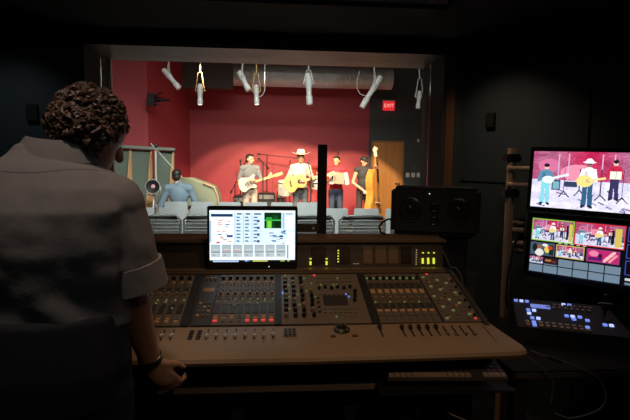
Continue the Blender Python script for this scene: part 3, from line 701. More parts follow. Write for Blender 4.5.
b = MB(); b.lathe([(.001, .0), (.27, .0), (.27, .012), (.001, .012)], My, 28); b.build('drum_head', mat('drum_white', (.85, .8, .74), .5), t)
for s in (-1, 1):
    b = MB(); b.bar((dp.x + s * .2, 11.75, .2), (dp.x + s * .34, 11.66, .0), .012); b.build('leg', CHROME, t)
b = MB(); b.lathe([(.29, -.01), (.3, -.005), (.3, .025), (.288, .03)], My, 28); b.build('hoop', mat('hoop_white', (.75, .68, .6), .4), t)
def drum(px, py, Y, r, h, m, label):
    p = at(px, py, Y); t = empty('drum', (p.x, Y, 0), label, 'drum')
    b = MB(); b.lathe([(.001, 0), (r, 0), (r, h), (r * .97, h + .004), (.001, h + .004)], Matrix.Translation((p.x, Y, p.z)) @ Matrix.Rotation(R(12), 4, 'X')); b.build('shell', m, t)
    b = MB(); b.lathe([(r + .002, 0), (r + .01, 0), (r + .01, .018), (r + .002, .018)], Matrix.Translation((p.x, Y, p.z)) @ Matrix.Rotation(R(12), 4, 'X') @ Matrix.Translation((0, 0, h - .014))); b.build('rim', CHROME, t)
    b = MB(); b.bar((p.x, Y, .05), (p.x, Y, p.z + .02), .014)
    for k in range(3): b.bar((p.x, Y, .2), (p.x + .25 * math.cos(k * 2.1), Y + .25 * math.sin(k * 2.1), .0), .010)
    b.build('stand', CHROME, t)
drum(318, 188, 11.35, .17, .16, mat('drum_pearl', (.8, .74, .68), .3), 'pearl white snare drum right of the hatted man\'s legs')
drum(286, 194, 11.45, .19, .3, MATS['drum_pearl'], 'pearl white floor tom left of the hatted man\'s legs')
drum(311, 175, 12.3, .16, .2, mat('drum_red2', (.45, .04, .035), .3), 'red tom above the bass drum')
for px, py, lab in ((281, 185, 'brass cymbal on a stand left of the man in the hat'), (319, 168, 'brass cymbal half hidden by the black post')):
    CY = 12.05 if px < 300 else 12.42; p = at(px, py, CY); t = empty('cymbal_stand', (p.x, CY, 0), lab, 'cymbal')
    b = MB(); b.lathe([(.006, .03), (.04, .028), (.06, .012), (.2, 0), (.2, -.003), (.055, .006), (.006, .02)], Matrix.Translation(p) @ Matrix.Rotation(R(14), 4, 'X'), 28); b.build('cymbal', mat('brass', (.75, .5, .2), .3, .9), t, True)
    b = MB(); b.bar((p.x, CY, .05), (p.x, CY, p.z + .05), .012)
    for k in range(3): b.bar((p.x, CY, .22), (p.x + .26 * math.cos(k * 2.1 + .5), CY + .26 * math.sin(k * 2.1 + .5), .0), .010)
    b.build('stand', CHROME, t)
# round black disc lamp on a tripod, boom stand beside the screen
p = at(153, 186.5, 8.75); x, y, z = p
t = empty('studio_lamp', (x, y, 0), 'round black disc with a pink centre on a stand beside the acoustic screen', 'lamp')
Md = Matrix.Translation((x, y, z)) @ Matrix.Rotation(R(90), 4, 'X')
b = MB(); b.lathe([(.001, -.06), (.07, -.06), (.12, -.01), (.128, .02), (.118, .02), (.05, -.01), (.001, -.015)], Md, 28); b.build('dish', BLK, t, True)
b = MB(); b.lathe([(.116, .016), (.130, .016), (.132, .026), (.118, .028)], Md, 28); b.build('rim', mat('rim_pale', (.6, .6, .55), .3, .6), t, True)
b = MB(); b.lathe([(.001, -.01), (.036, -.008), (.03, .012), (.001, .02)], Md, 20); b.build('centre', mat('pink_cap', (.75, .4, .42), .4), t, True)
b = MB(); b.bar((x, y + .03, .12), (x, y + .03, z - .1), .013); b.tube([(x - .13, y, z), (x - .13, y + .02, z - .13), (x, y + .03, z - .17), (x + .13, y + .02, z - .13), (x + .13, y, z)], .009); b.build('pole', mat('stand_silver', (.5, .5, .48), .35, .6), t)
for k in range(3):
    a = k * 2.1 + .5; b = MB(); b.bar((x, y + .03, z - .22), (x + .24 * math.cos(a), y + .03 + .24 * math.sin(a), 0.0), .011); b.build('leg', MATS['stand_silver'], t)
p = at(155.5, 147, 9.0); e = at(173, 168, 8.9)
t = empty('boom_stand', (p.x, 9.0, 0), 'pale boom stand with its arm slanting down in front of the acoustic screen', 'microphone stand')
PW = mat('stand_pale', (.7, .68, .6), .4, .2)
b = MB(); b.bar((p.x, 9.0, .1), (p.x, 9.0, p.z), .016); b.build('pole', PW, t)
b = MB(); b.bar((p.x - .08, 9.0, p.z + .06), e, .012); b.build('boom', mat('boom_grey', (.4, .38, .34), .4, .3), t)
b = MB(); b.ell((p.x, 9.0, p.z + .02), (.04, .03, .05)); b.build('joint', BLK, t)
for k in range(3):
    a = k * 2.1; b = MB(); b.bar((p.x, 9.0, .25), (p.x + .28 * math.cos(a), 9.0 + .28 * math.sin(a), .0), .012); b.build('leg', PW, t)

# ================================================================== CONSOLE
TAN = mat('console_tan', (.26, .18, .115), .5, var=.06, scale=12)
TAN2 = mat('console_bronze', (.13, .09, .06), .45, var=.08, scale=10)
PAN = mat('console_panel', (.125, .10, .078), .5, var=.1, scale=40)
GAP = mat('console_gap', (.012, .011, .010), .6)
XL0, XR0 = -1.0, .82
F0 = V((0, 1.80, .930)); TILT = R(15); SL = .415
RX = Matrix.Rotation(TILT, 3, 'X')
def S(x, t, h=0): return F0 + V((x, 0, 0)) + RX @ V((0, t, h))
con = empty('mixing_console', (-.1, 1.95, .80), 'large tan and dark grey mixing console with rows of knobs and faders', 'mixing console')
def sb(mb, x, t, h, w_, d_, hh, bev=0): return mb.box(S(x, t, h + hh / 2), (w_, d_, hh), RX, bev)
# chassis and armrest
b = MB(); prof = [(1.80, .928), (2.20, 1.036), (2.27, 1.04), (2.27, .80), (1.75, .80), (1.70, .86)]
b.loft([[(x, y, z) for y, z in prof] for x in (XL0, XR0)]); b.build('chassis', DGREY, con)
b = MB(); prof = [(1.815, .932), (1.70, .9155), (1.62, .906), (1.597, .897), (1.592, .885), (1.60, .872), (1.70, .862), (1.815, .862)]
b.loft([[(x - (.05 * (y - 1.6) / .2 if x > .8 else 0), y + dy, z) for y, z in prof] for x, dy in ((XL0, 0), (-.4, -.012), (.1, -.016), (.5, -.008), (XR0 + .035, .002), (XR0 + .068, .016))]); b.build('armrest', TAN, con, True)
b = MB(); b.box((-.09, 2.235, 1.0435), (XR0 - XL0 - .02, .07, .025), None, .010); b.build('rear_rail', TAN2, con, True)
# meter bridge
XB = .815
b = MB(); prof = [(2.285, 1.045), (2.31, 1.168), (2.48, 1.168), (2.48, .98), (2.285, .98)]
b.loft([[(x, y, z) for y, z in prof] for x in (XL0, XB)]); mbr = b.build('meter_bridge', mat('bridge_brown', (.045, .031, .022), .45, var=.1, scale=14), con)
b = MB(); b.box((-.09, 2.385, 1.176), (XB - XL0 + .02, .21, .016), None, .005); b.build('bridge_cap', TAN2, mbr)
RB = Matrix.Rotation(R(-11.5 + 0), 3, 'X')
def BP(px, z):                                              # point on the slanted bridge face
    f = (z - 1.045) / .123; y = 2.285 + .025 * f
    return V((at(px, 255, y).x, y, z))
PIN = mat('bridge_window', (.03, .022, .017), .25)
WIN = mat('bridge_wood_glow', (.16, .10, .06), .4)
for a, c in ((311, 326), (336, 350), (363, 372), (375, 386), (388, 398), (401, 411)):
    q0, q1 = BP(a, 1.105), BP(c, 1.105); b = MB(); b.box(((q0.x + q1.x) / 2, q0.y - .002, 1.108), (q1.x - q0.x, .008, .085), RB, .002); b.build('meter_window', PIN if a < 360 or a > 400 else WIN, mbr)
YEL = mat('led_yellow', (.7, .8, .1), .4, emit=(.8, .85, .06), es=.9)
GRNL = mat('led_green', (.2, .35, .12), .4, emit=(.4, .8, .25), es=.16)
REDL = mat('led_red', (.8, .05, .05), .4, emit=(1, .08, .07), es=.55)
AMB = mat('led_amber', (.4, .2, .09), .4, emit=(1, .4, .12), es=.06)
BLU = mat('led_blue', (.1, .2, .8), .4, emit=(.2, .35, 1), es=.6)
def led(px, z, w_, h_, m=YEL):
    q = BP(px, z); b = MB(); b.box((q.x, q.y - .007, z), (w_, .006, h_), RB); b.build('meter_light', m, mbr)
for px in (310.5, 326.5): led(px, 1.072, .009, .018); led(px, 1.092, .009, .006)
for k in range(5): led(338, 1.078 + k * .013, .007, .006)
for k in range(3): led(354 + 2.2 * k, 1.068, .003, .003, mat('led_white', (.8, .7, .5), .4, emit=(1, .7, .4), es=.4))
for k, px in enumerate((422.5, 428, 433.5)): led(px, 1.080, .009, (.027, .03, .029)[k]); led(px, 1.118, .007, .006)
for k in range(7): led(416, 1.065 + k * .011, .004, .004, MATS['led_white'])
# surface modules
KN = mat('knob_black', (.015, .014, .013), .35); KNT = mat('knob_tan', (.26, .19, .12), .45); BT = mat('button_grey', (.16, .13, .10), .5)
BTD = mat('button_dark', (.03, .027, .025), .5); SCR = mat('strip_display', (.035, .03, .024), .5)
strip_knobs = 0
def knob(x, t, r, h, parent, m=KN):
    global strip_knobs
    strip_knobs += 1
    b = MB(); M = Matrix.Translation(S(x, t, .006)) @ RX.to_4x4(); b.lathe([(r, 0), (r * .95, h * .8), (r * .8, h), (.0005, h)], M, 10); b.build('knob', m, parent, True)
def button(x, t, w_, d_, parent, m, h=.005, name='button'):
    b = MB(); sb(b, x, t, .004, w_, d_, h); return b.build(name, m, parent)
def chan_module(x0, n, pitch, seed, style):
    rnd = random.Random(seed)
    b = MB(); sb(b, x0 + n * pitch / 2, SL / 2, 0, n * pitch, SL - .02, .005); mod = b.build('channel_module', PAN, con)
    small = {'dark': MB(), 'grey': MB(), 'green': MB(), 'amber': MB(), 'red': MB()}
    for i in range(n):
        x = x0 + (i + .5) * pitch
        b = MB(); sb(b, x, SL / 2, .004, pitch * .88, SL - .04, .003); strip = b.build('channel_strip', mat('strip_face', (.075, .06, .048), .5, var=.12, scale=30), mod) if False else None
        q = small['dark']; sb(q, x - pitch * .47, SL / 2, .0045, .0022, SL - .04, .002)
        if style == 'input':
            knob(x, .365, .0085, .014, mod)
            for k in range(3): sb(small['amber' if k == 0 else 'grey'], x + (-.007 if k % 2 else .006), .335 - .012 * k, .005, .009, .007, .004)
            sb(q, x, .275, .004, .022, .03, .003)
            knob(x + .002, .235, .007, .012, mod, KNT)
            for k in range(4): sb(small['grey'], x + (.006 if k % 2 else -.006), .215 - .014 * (k // 2), .005, .008, .007, .004)
            if rnd.random() < .75: sb(small['green'], x + .005, .188, .006, .006, .005, .004)
            sb(q, x, .125, .004, .022, .075, .003)
            if rnd.random() < .7: sb(small['green'], x + .004, .175 - .05 * rnd.random(), .007, .005, .005, .004)
            for k in range(5): sb(small['grey'], x + (.009 if k % 2 else -.009), .305 - .038 * k, .005, .006, .006, .004)
            for k in range(2): sb(small['amber' if rnd.random() < .6 else 'grey'], x, .068 - .014 * k, .005, .013, .007, .004)
            if seed == 2 and i in (0, 4, 5, 6, 7): button(x, .035, .015, .009, mod, REDL, .006)
            else: sb(small['amber' if seed == 1 else 'grey'], x, .035, .005, .014, .009, .004)
        else:
            knob(x + .006, .352, .0075, .013, mod)
            sb(small['green'], x - .007, .357, .006, .009, .007, .004)
            sb(q, x, .295, .004, .021, .045, .003)
            for k in range(2): sb(small['amber'], x, .252 - .015 * k, .005, .018, .009, .004)
            sb(small['grey'], x, .215, .005, .02, .006, .004)
            knob(x, .18, .007, .012, mod, KNT)
            if i % 2 == 0: sb(small['green'], x - .006, .155, .006, .006, .005, .004)
            sb(q, x, .13, .004, .021, .035, .003)
            sb(small['amber'], x, .092, .005, .018, .010, .004)
            for k in range(2): sb(small['grey'], x + (-.006, .006)[k], .06, .005, .009, .007, .004)
    MM = {'dark': SCR, 'grey': BT, 'green': GRNL, 'amber': AMB, 'red': REDL}
    for k, q in small.items():
        if len(q.bm.verts): tag(q.build({'dark': 'display_strip', 'grey': 'small_button', 'green': 'green_light', 'amber': 'amber_light', 'red': 'red_light'}[k], MM[k], mod), kind='stuff')
    return mod
PIT = .0305
chan_module(-.70, 10, .0345, 1, 'input')
chan_module(-.242, 8, PIT, 2, 'input')
chan_module(.405, 8, PIT, 3, 'output')
# control column left of the middle channels
b = MB(); sb(b, -.278, SL / 2, 0, .066, SL - .02, .005); cc = b.build('control_column', mat('column_grey', (.05, .045, .042), .5), con)
for k in range(3): knob(-.295 + .017 * k, .36, .006, .01, cc, KNT)
b = MB(); sb(b, -.278, .27, .004, .045, .03, .003); b.build('display', AMB if False else mat('amber_display', (.12, .07, .03), .3, emit=(1, .4, .1), es=.05), cc)
for r_ in range(4):
    for k in range(3): button(-.297 + .019 * k, .075 + .03 * r_, .01, .009, cc, AMB if (r_ + k) % 3 == 0 else BT)
# centre module
b = MB(); sb(b, .2, SL / 2, 0, .345, SL - .02, .005); cm = b.build('centre_module', mat('centre_face', (.15, .118, .09), .5, var=.1, scale=30), con)
rnd = random.Random(5)
for c, x in enumerate((.045, .08, .115, .152)):
    for k in range(9):
        if c == 3 and k > 5: continue
        knob(x + rnd.uniform(-.002, .002), .06 + k * .037, .0085, .016, cm, KN if (k + c) % 4 else KNT)
for k in range(6): knob(.19 + .027 * k, .27 + .008 * (k % 2), .007, .013, cm)
for k in range(3): knob(.33 + .006 * k, .17 + .035 * k, .008, .014, cm)
for k in range(4): button(.178, .09 + .035 * k, .012, .01, cm, KN)
b = MB(); sb(b, .25, .175, .004, .10, .075, .004); b.build('display', mat('blank_display', (.045, .04, .037), .25), cm)
q1, q2, q3 = MB(), MB(), MB()
for k in range(8):
    sb(q1, .19 + .021 * k, .365, .005, .013, .009, .004); sb(q1, .19 + .021 * k, .335, .005, .013, .009, .004)
    sb(q1, .19 + .02 * k, .225, .005, .011, .008, .004)
for k in range(46): sb(q1, .185 + .0225 * (k % 8) + rnd.uniform(-.004, .004), .06 + .052 * (k // 8) + rnd.uniform(-.006, .006), .0045, .008, .004, .002)
for k in range(7): sb(q1, .20 + .02 * k, .11, .005, .012, .008, .004); sb(q1, .20 + .02 * k, .085, .005, .012, .008, .004)
for x, t_ in ((.046, .39), (.058, .30), (.06, .2), (.058, .11), (.13, .36), (.135, .25), (.20, .3), (.255, .3), (.27, .3), (.28, .36), (.24, .05), (.095, .22), (.1, .14), (.16, .315), (.17, .2)): sb(q2, x, t_, .006, .006, .006, .005)
for x, t_ in ((.032, .24), (.033, .23), (.3, .22), (.31, .2)): sb(q3, x, t_, .006, .006, .006, .005)
tag(q1.build('small_button', BT, cm), kind='stuff'); tag(q2.build('green_light', GRNL, cm), kind='stuff'); tag(q3.build('blue_light', BLU, cm), kind='stuff')
button(.178, .392, .012, .008, cm, REDL)
# end column on the right
b = MB(); sb(b, .735, SL / 2, 0, .15, SL - .02, .005); ec = b.build('end_column', PAN, con)
q1, q2, q3 = MB(), MB(), MB()
for c in range(3):
    for k in range(13):
        x = .675 + .045 * c + .012 * (k % 2); sb((q1, q2)[(k + c) % 3 == 0], x, .03 + .028 * k, .005, .012, .008, .005)
        if (k * 3 + c) % 5 == 0: sb(q3, x + .014, .04 + .028 * k, .005, .006, .006, .005)
tag(q1.build('small_button', BT, ec), kind='stuff'); tag(q2.build('green_light', mat('led_dim', (.3, .35, .15), .4, emit=(.5, .7, .25), es=.12), ec), kind='stuff'); tag(q3.build('amber_light', AMB, ec), kind='stuff')
for k in range(6): knob(.795, .05 + .055 * k, .006, .01, ec)
button(.70, .395, .008, .008, ec, REDL); button(.79, .028, .008, .008, ec, REDL)
# black dividers
for x in (-.335, .012, .385):
    b = MB(); sb(b, x, SL / 2, 0, .024, SL - .012, .008); b.build('divider', GAP, con)
# side cheek
b = MB(); prof = [(1.80, .94), (2.2, 1.05), (2.27, 1.05), (2.27, .80), (1.75, .80), (1.76, .90)]
b.loft([[(x, y, z) for y, z in prof] for x in (XR0 - .008, XR0 + .012)]); b.build('end_cheek', DGREY, con)
# faders on the armrest top
AN = math.atan2(.932 - .9155, .115); RA = Matrix.Rotation(AN, 3, 'X')
def A(x, y, h=0): return V((x, y, .9155 + (y - 1.70) * math.tan(AN) + h))
def fader(x, y, slot=.075, m=None):
    b = MB(); b.box(A(x, 1.745, .0015), (.006, slot, .003), RA); f = b.build('fader_slot', GAP, con)
    b = MB(); b.box(A(x, y, .009), (.013, .024, .014), RA, .003); b.mi = 1; b.box(A(x, y, .0165), (.013, .003, .002), RA); b.build('fader_cap', [m or mat('fader_cap_white', (.62, .57, .5), .4), BLK], f)
for px in (144, 153, 162, 171.5): fader(at(px, 340, 1.735).x, 1.735)
for i in range(8): fader(at(207 + i * 9.45, 343, 1.735).x, 1.728 + .004 * math.sin(i * 2))
DKC = mat('fader_cap_dark', (.03, .027, .025), .35)
fader(at(380, 337, 1.76).x, 1.77, m=DKC); 
for px in (402, 410.5, 419, 427.5, 436): fader(at(px, 334, 1.76).x, 1.765, m=DKC)
q1 = MB()
for px in (446, 455, 463, 472): q1.box(A(at(px, 338, 1.74).x, 1.745, .0015), (.006, .075, .003), RA)
q1.build('empty_fader_slots', GAP, con)
q1, q2 = MB(), MB()
for px, yy in ((447, 1.72), (456, 1.715), (465, 1.72), (474, 1.715)): q1.box(A(at(px, 345, yy).x, yy, .004), (.013, .010, .006), RA)
for px in (191, 199): 
    for k in range(4): q2.box(A(at(px, 340, 1.74).x, 1.715 + k * .018, .003), (.016, .011, .005), RA)
q1.build('fader_buttons', BT, con); q2.build('bank_buttons', BTD, con)
b = MB(); b.box(A(at(290, 338, 1.745).x, 1.745, .003), (.05, .055, .006), RA, .002); kp = b.build('keypad', BT, con)
for r_ in range(3):
    for k in range(3): b = MB(); b.box(A(at(290, 338, 1.745).x - .015 + .015 * k, 1.728 + .017 * r_, .008), (.011, .012, .005), RA); b.build('key', BTD, kp)
jx = at(342, 336, 1.75).x
b = MB(); b.lathe([(.032, 0), (.032, .006), (.024, .012), (.020, .014), (.001, .014)], Matrix.Translation(A(jx, 1.765, 0)) @ RA.to_4x4(), 24); jog = b.build('jog_wheel', KN, con, True)
for k in range(8):
    a = k * PI / 4; p = A(jx + .024 * math.cos(a), 1.765 + .024 * math.sin(a), .009); b = MB(); b.ell(p, (.006, .006, .005), None, 8, 6); b.build('jog_button', BT, jog)
for px in (333, 355): q = A(at(px, 341, 1.715).x, 1.715, .004); b = MB(); b.box(q, (.02, .014, .007), RA, .002); b.build('button', mat('button_bronze', (.12, .07, .045), .4), con)
# panel seams in the armrest
b = MB()
for px in (186, 305, 489): x = at(px, 345, 1.72).x; b.box(A(x, 1.715, .0006), (.0025, .15, .001), RA)
b.build('armrest_seam', GAP, con)

# ------------------------------------------------------------------ desk under the console
kx_ = at(443, 375, 1.72).x
dk = empty('console_desk', (-.1, 1.95, 0), 'dark desk frame with a low front shelf under the mixing console', 'desk')
DKM = mat('desk_black', (.013, .013, .015), .5)
b = MB(); b.box((-.09, 2.05, .785), (1.8, .46, .03)); b.build('desk_top', DKM, dk)
b = MB(); b.box((-.15, 1.965, .712), (1.7, .44, .02)); b.box((kx_, 1.78, .7265), (.5, .26, .009)); sh_ = b.build('shelf', DKM, dk)
b = MB(); b.box((-.15, 1.742, .714), (1.7, .010, .024), None, .004); b.build('shelf_edge', mat('shelf_edge', (.13, .11, .10), .35), sh_)
for x in (-.93, -.15, .33, .56, .74):
    b = MB(); b.box((x, 2.1, .385), (.05 if x != .33 else .08, .36, .77)); b.build('leg', DKM, dk)
b = MB(); b.box((-.1, 2.26, .4), (1.6, .02, .6)); b.build('back_panel', DKM, dk)
# computer keyboard on the shelf, propped on a wedge tray
k0 = at(383, 375, 1.83); kx = kx_
kb = empty('computer_keyboard', (kx, 1.73, .735), 'grey computer keyboard on the low shelf under the console', 'keyboard')
RK = Matrix.Rotation(R(-3), 3, 'Z') @ Matrix.Rotation(R(8), 3, 'X')
KC = V((kx, 1.725, .782))
b = MB(); b.box(KC, (.44, .14, .016), RK, .004); b.build('case', mat('keyboard_case', (.055, .05, .045), .5), kb)
b = MB(); b.box((kx, 1.79, .754), (.38, .05, .036)); b.build('riser', BLK, kb)
kk, kf = MB(), MB()
for r_ in range(5):
    for c in range(20):
        if 14 <= c <= 15 and r_ < 1: continue
        xx = -.205 + c * .0216; (kf if r_ == 0 else kk).box(KC + RK @ V((xx, -.053 + r_ * .025, .011)), (.0185 if not (r_ == 0 and 4 < c < 9) else .0212, .021, .007), RK)
o = kk.build('keys', mat('key_grey', (.075, .066, .058), .5), kb); tag(o, kind='stuff')
tag(kf.build('front_keys', mat('key_lit', (.42, .33, .25), .5), kb), 'front row of keys, coloured paler as if lit', kind='stuff')  # light on the front row is put into its paler key colour

# ------------------------------------------------------------------ display on the console
def raster_screen(name, pix, W, H, M, m, parent):
    h, w_ = len(pix), len(pix[0]); vs = []; fs = []; cols = []
    for j in range(h + 1):
        for i in range(w_ + 1): vs.append(M @ V((-W / 2 + W * i / w_, H / 2 - H * j / h, 0)))
    for j in range(h):
        for i in range(w_):
            a = j * (w_ + 1) + i; fs.append((a, a + w_ + 1, a + w_ + 2, a + 1)); cols += list(pix[j][i][:3]) * 0 + [c for _ in range(4) for c in (*pix[j][i], 1)]
    c = M.translation.copy(); me = bpy.data.meshes.new(name); me.from_pydata([v - c for v in vs], [], fs)
    ca = me.color_attributes.new('picture', 'FLOAT_COLOR', 'CORNER'); ca.data.foreach_set('color', cols); me.materials.append(m)
    return link(name, me, c, parent)
class Pix:
    def __init__(s, w_, h, col): s.w, s.h = w_, h; s.p = [[col] * w_ for _ in range(h)]
    def rect(s, x0, y0, x1, y1, c):
        for j in range(max(0, int(y0)), min(s.h, int(y1))):
            for i in range(max(0, int(x0)), min(s.w, int(x1))): s.p[j][i] = c
    def ell(s, cx, cy, rx, ry, c):
        for j in range(max(0, int(cy - ry)), min(s.h, int(cy + ry) + 2)):
            for i in range(max(0, int(cx - rx)), min(s.w, int(cx + rx) + 2)):
                if ((i + .5 - cx) / rx) ** 2 + ((j + .5 - cy) / ry) ** 2 <= 1: s.p[j][i] = c
    def line(s, x0, y0, x1, y1, wd, c):
        n = int(max(abs(x1 - x0), abs(y1 - y0)) * 2) + 1
        for k in range(n + 1):
            x = x0 + (x1 - x0) * k / n; y = y0 + (y1 - y0) * k / n; s.rect(x - wd / 2, y - wd / 2, x + wd / 2 + .5, y + wd / 2 + .5, c)
def L(r, g, b): return tuple((c / 255 / 12.92 if c / 255 <= .04045 else ((c / 255 + .055) / 1.055) ** 2.4) for c in (r, g, b))
# audio editor picture
W_, H_ = 220, 132
px_ = Pix(W_, H_, L(205, 226, 240))
def er(x0, y0, x1, y1, c): px_.rect(x0 * W_, y0 * H_, x1 * W_, y1 * H_, c)
er(0, 0, 1, .045, L(235, 245, 250)); er(.0, .64, 1, 1, L(222, 233, 240)); er(0, .955, 1, 1, L(6, 8, 12))
er(.04, .055, .28, .075, L(225, 235, 240)); er(.02, .07, .27, .125, L(25, 50, 85)); er(.01, .13, .285, .63, L(238, 244, 246))
er(0, .2, .025, .62, L(150, 180, 205))
rn = random.Random(3)
for k in range(16): x = .04 + rn.random() * .2; y = .17 + rn.random() * .42; er(x, y, x + .02 + .04 * rn.random(), y + .022, L(*rn.choice(((150, 175, 190), (190, 170, 140), (80, 130, 170), (205, 150, 140)))))
er(.2, .47, .27, .52, L(40, 80, 130)); er(.08, .6, .12, .63, L(205, 60, 50))
for c, (x0, x1) in enumerate(((.30, .385), (.40, .485), (.50, .61))):
    er(x0 - .008, .06, x0 - .002, .64, L(120, 145, 165)); er(x0 + .02, .06, x1 - .01, .085, L(70, 95, 120))
    for r_ in range(8):
        y = .12 + r_ * .065; er(x0 + .005, y - .005, x1 - .005, y + .032, L(180, 205, 222)); er(x0 + .015, y + .004, x0 + .06, y + .026, L(70, 100, 135)); er(x0 + .045 + .02 * rn.random(), y + .008, x1 - .01, y + .02, L(240, 245, 245))
        if c == 2 and r_ % 2: er(x0 + .05, y, x0 + .085, y + .045, L(45, 75, 120))
er(.638, .04, .84, .345, L(6, 40, 18)); er(.64, .18, .835, .2, L(60, 190, 90)); er(.66, .13, .73, .34, L(40, 150, 50)); er(.675, .2, .72, .34, L(120, 200, 60)); 
for k in range(6): er(.65 + k * .033, .06, .652 + k * .033, .34, L(30, 90, 50))
er(.75, .1, .80, .18, L(10, 70, 30)); er(.89, .1, .985, .36, L(238, 242, 240)); er(.89, .05, .97, .085, L(170, 185, 195)); er(.85, .05, .875, .35, L(150, 185, 210))
for k in range(26): x = .64 + rn.random() * .3; y = .38 + rn.random() * .24; er(x, y, x + .03 + .03 * rn.random(), y + .022, L(*rn.choice(((60, 110, 180), (110, 150, 200), (40, 70, 110), (235, 240, 240)))))
er(.74, .5, .86, .52, L(30, 60, 100)); er(.905, .42, .985, .9, L(232, 238, 240))
for k in range(7):
    x = .018 + k * .127; er(x, .66, x + .108, .80, L(160, 175, 180)); er(x, .82, x + .108, .895, L(172, 184, 188)); er(x, .80, x + .108, .815, L(60, 70, 75)); er(x, .66, x + .108, .668, L(110, 125, 130))
    er(x + .02, .745, x + .09, .762, L(195, 205, 205))
    if k in (1, 2): er(x + .01, .765, x + .1, .78, L(205, 140, 135))
    er(x + .015, .85, x + .05, .868, L(110, 120, 125))
er(.905, .66, .925, .93, L(130, 150, 165))
er(.04, .965, .34, .995, L(170, 185, 225)); er(.40, .962, .47, .985, L(40, 90, 150)); er(.50, .965, .68, .99, L(190, 190, 90)); er(.42, .965, .44, .98, L(230, 230, 230)); er(.83, .965, .88, .99, L(150, 170, 60)); er(.91, .965, .94, .99, L(150, 170, 60))
pc = at(252, 237.5, 2.22)
mon = empty('computer_monitor', (pc.x, 2.24, 1.05), 'bright widescreen monitor with an audio program, standing on the console', 'monitor')
q0, q1 = at(207, 238, 2.22), at(297.5, 238, 2.22); MW = q1.x - q0.x; zt, zb = at(252, 206.5, 2.22).z, 1.057
MZ = (zt + zb) / 2; MH = zt - zb; mxc = (q0.x + q1.x) / 2
b = MB(); b.box((mxc, 2.24, MZ), (MW, .03, MH), None, .004); b.build('bezel', mat('monitor_black', (.012, .012, .014), .3), mon)
b = MB(); b.box((mxc, 2.265, MZ), (MW * .7, .03, MH * .6), None, .01); b.build('rear_housing', BLK, mon)
sw = at(295.2, 235, 2.22).x - at(209.5, 235, 2.22).x; s0, s1 = at(252, 210.5, 2.22).z, at(252, 262.5, 2.22).z
raster_screen('screen', px_.p, sw, s0 - s1, Matrix.Translation((mxc, 2.2235, (s0 + s1) / 2)) @ Matrix.Rotation(R(90), 4, 'X'), screen_mat('editor_screen', 1.35), mon)
b = MB(); b.box((mxc + .075, 2.2235, zb + .012), (.004, .003, .004)); b.build('power_light', mat('led_white2', (.8, .8, .8), .4, emit=(.9, .9, 1), es=1), mon)
# black post with arm that carries the display
pp = at(322, 190, 2.56); ptop = at(322, 144.5, 2.56).z
post = empty('monitor_post', (pp.x, 2.56, 0), 'tall black square post standing behind the console right of the bright monitor', 'monitor post')
b = MB(); b.box((pp.x, 2.56, ptop / 2), (.047, .04, ptop), None, .003); b.build('post', BLKM, post)
az0, az1 = at(308, 224, 2.53).z, at(308, 231, 2.53).z
b = MB(); b.beam((pp.x - .02, 2.53, (az0 + az1) / 2), (mxc, 2.53, (az0 + az1) / 2), az0 - az1, .035, (0, 1, 0)); b.beam((mxc, 2.53, (az0 + az1) / 2), (mxc, 2.285, (az0 + az1) / 2), .04, .04); b.build('arm', mat('arm_brown_black', (.03, .02, .014), .5), post)
b = MB(); b.box((pp.x, 2.56, .012), (.3, .22, .024), None, .004); b.build('foot_plate', BLKM, post)
b = MB(); q = at(313, 225, 2.51); b.bar((q.x, 2.52, (az0 + az1) / 2), (q.x, 2.505, (az0 + az1) / 2), .008); b.build('bolt', CHROME, post)

# ------------------------------------------------------------------ loudspeaker on the bridge
l0, l1 = at(393.5, 212, 2.40), at(479, 212, 2.40); lz0, lz1 = 1.186, at(436, 188, 2.40).z
LW = l1.x - l0.x; lxc = (l0.x + l1.x) / 2; LH = lz1 - lz0; lzc = (lz0 + lz1) / 2
sp = empty('studio_loudspeaker', (lxc, 2.53, lz0), 'black studio loudspeaker lying on its side on the right end of the console', 'loudspeaker')
lxc += .03
b = MB(); b.box((lxc, 2.53, lzc), (LW, .26, LH), None, .02); b.build('cabinet', mat('speaker_black', (.010, .010, .011), .5), sp, True)
def cone(x, z, r, name, m=BLK):
    M = Matrix.Translation((x, 2.399, z)) @ Matrix.Rotation(R(90), 4, 'X')
    b = MB(); b.lathe([(r * 1.12, .0), (r * 1.12, .006), (r * 1.0, .008), (r * .92, .003), (r * .85, .004), (r * .4, -.0), (r * .35, .008), (r * .2, .014), (.001, .015)], M, 28); return b.build(name, m, sp, True)
cone(lxc - LW * .28, lzc + LH * .06, .052, 'woofer', mat('cone_black', (.016, .016, .017), .28)); cone(lxc + LW * .26, lzc + LH * .06, .052, 'woofer', MATS['cone_black'])
cone(lxc, lzc + LH * .08, .022, 'tweeter', MATS['cone_black']); cone(lxc, lzc - LH * .2, .022, 'port', MATS['cone_black'])
b = MB(); b.box((lxc - .03, 2.397, lzc + LH * .38), (.005, .006, .005)); b.build('power_light', MATS['led_white2'], sp)
b = MB(); b.box((lxc + .0, 2.398, lzc - LH * .31), (.03, .004, .006)); b.build('badge', mat('badge_silver', (.3, .3, .3), .3, .6), sp)
for dx in (-LW * .28, LW * .26): b = MB(); b.box((lxc + dx, 2.399, lzc - LH * .18), (.07, .006, .028), None, .003); b.build('vent', GAP, sp)
sp.rotation_euler.z = R(-17)
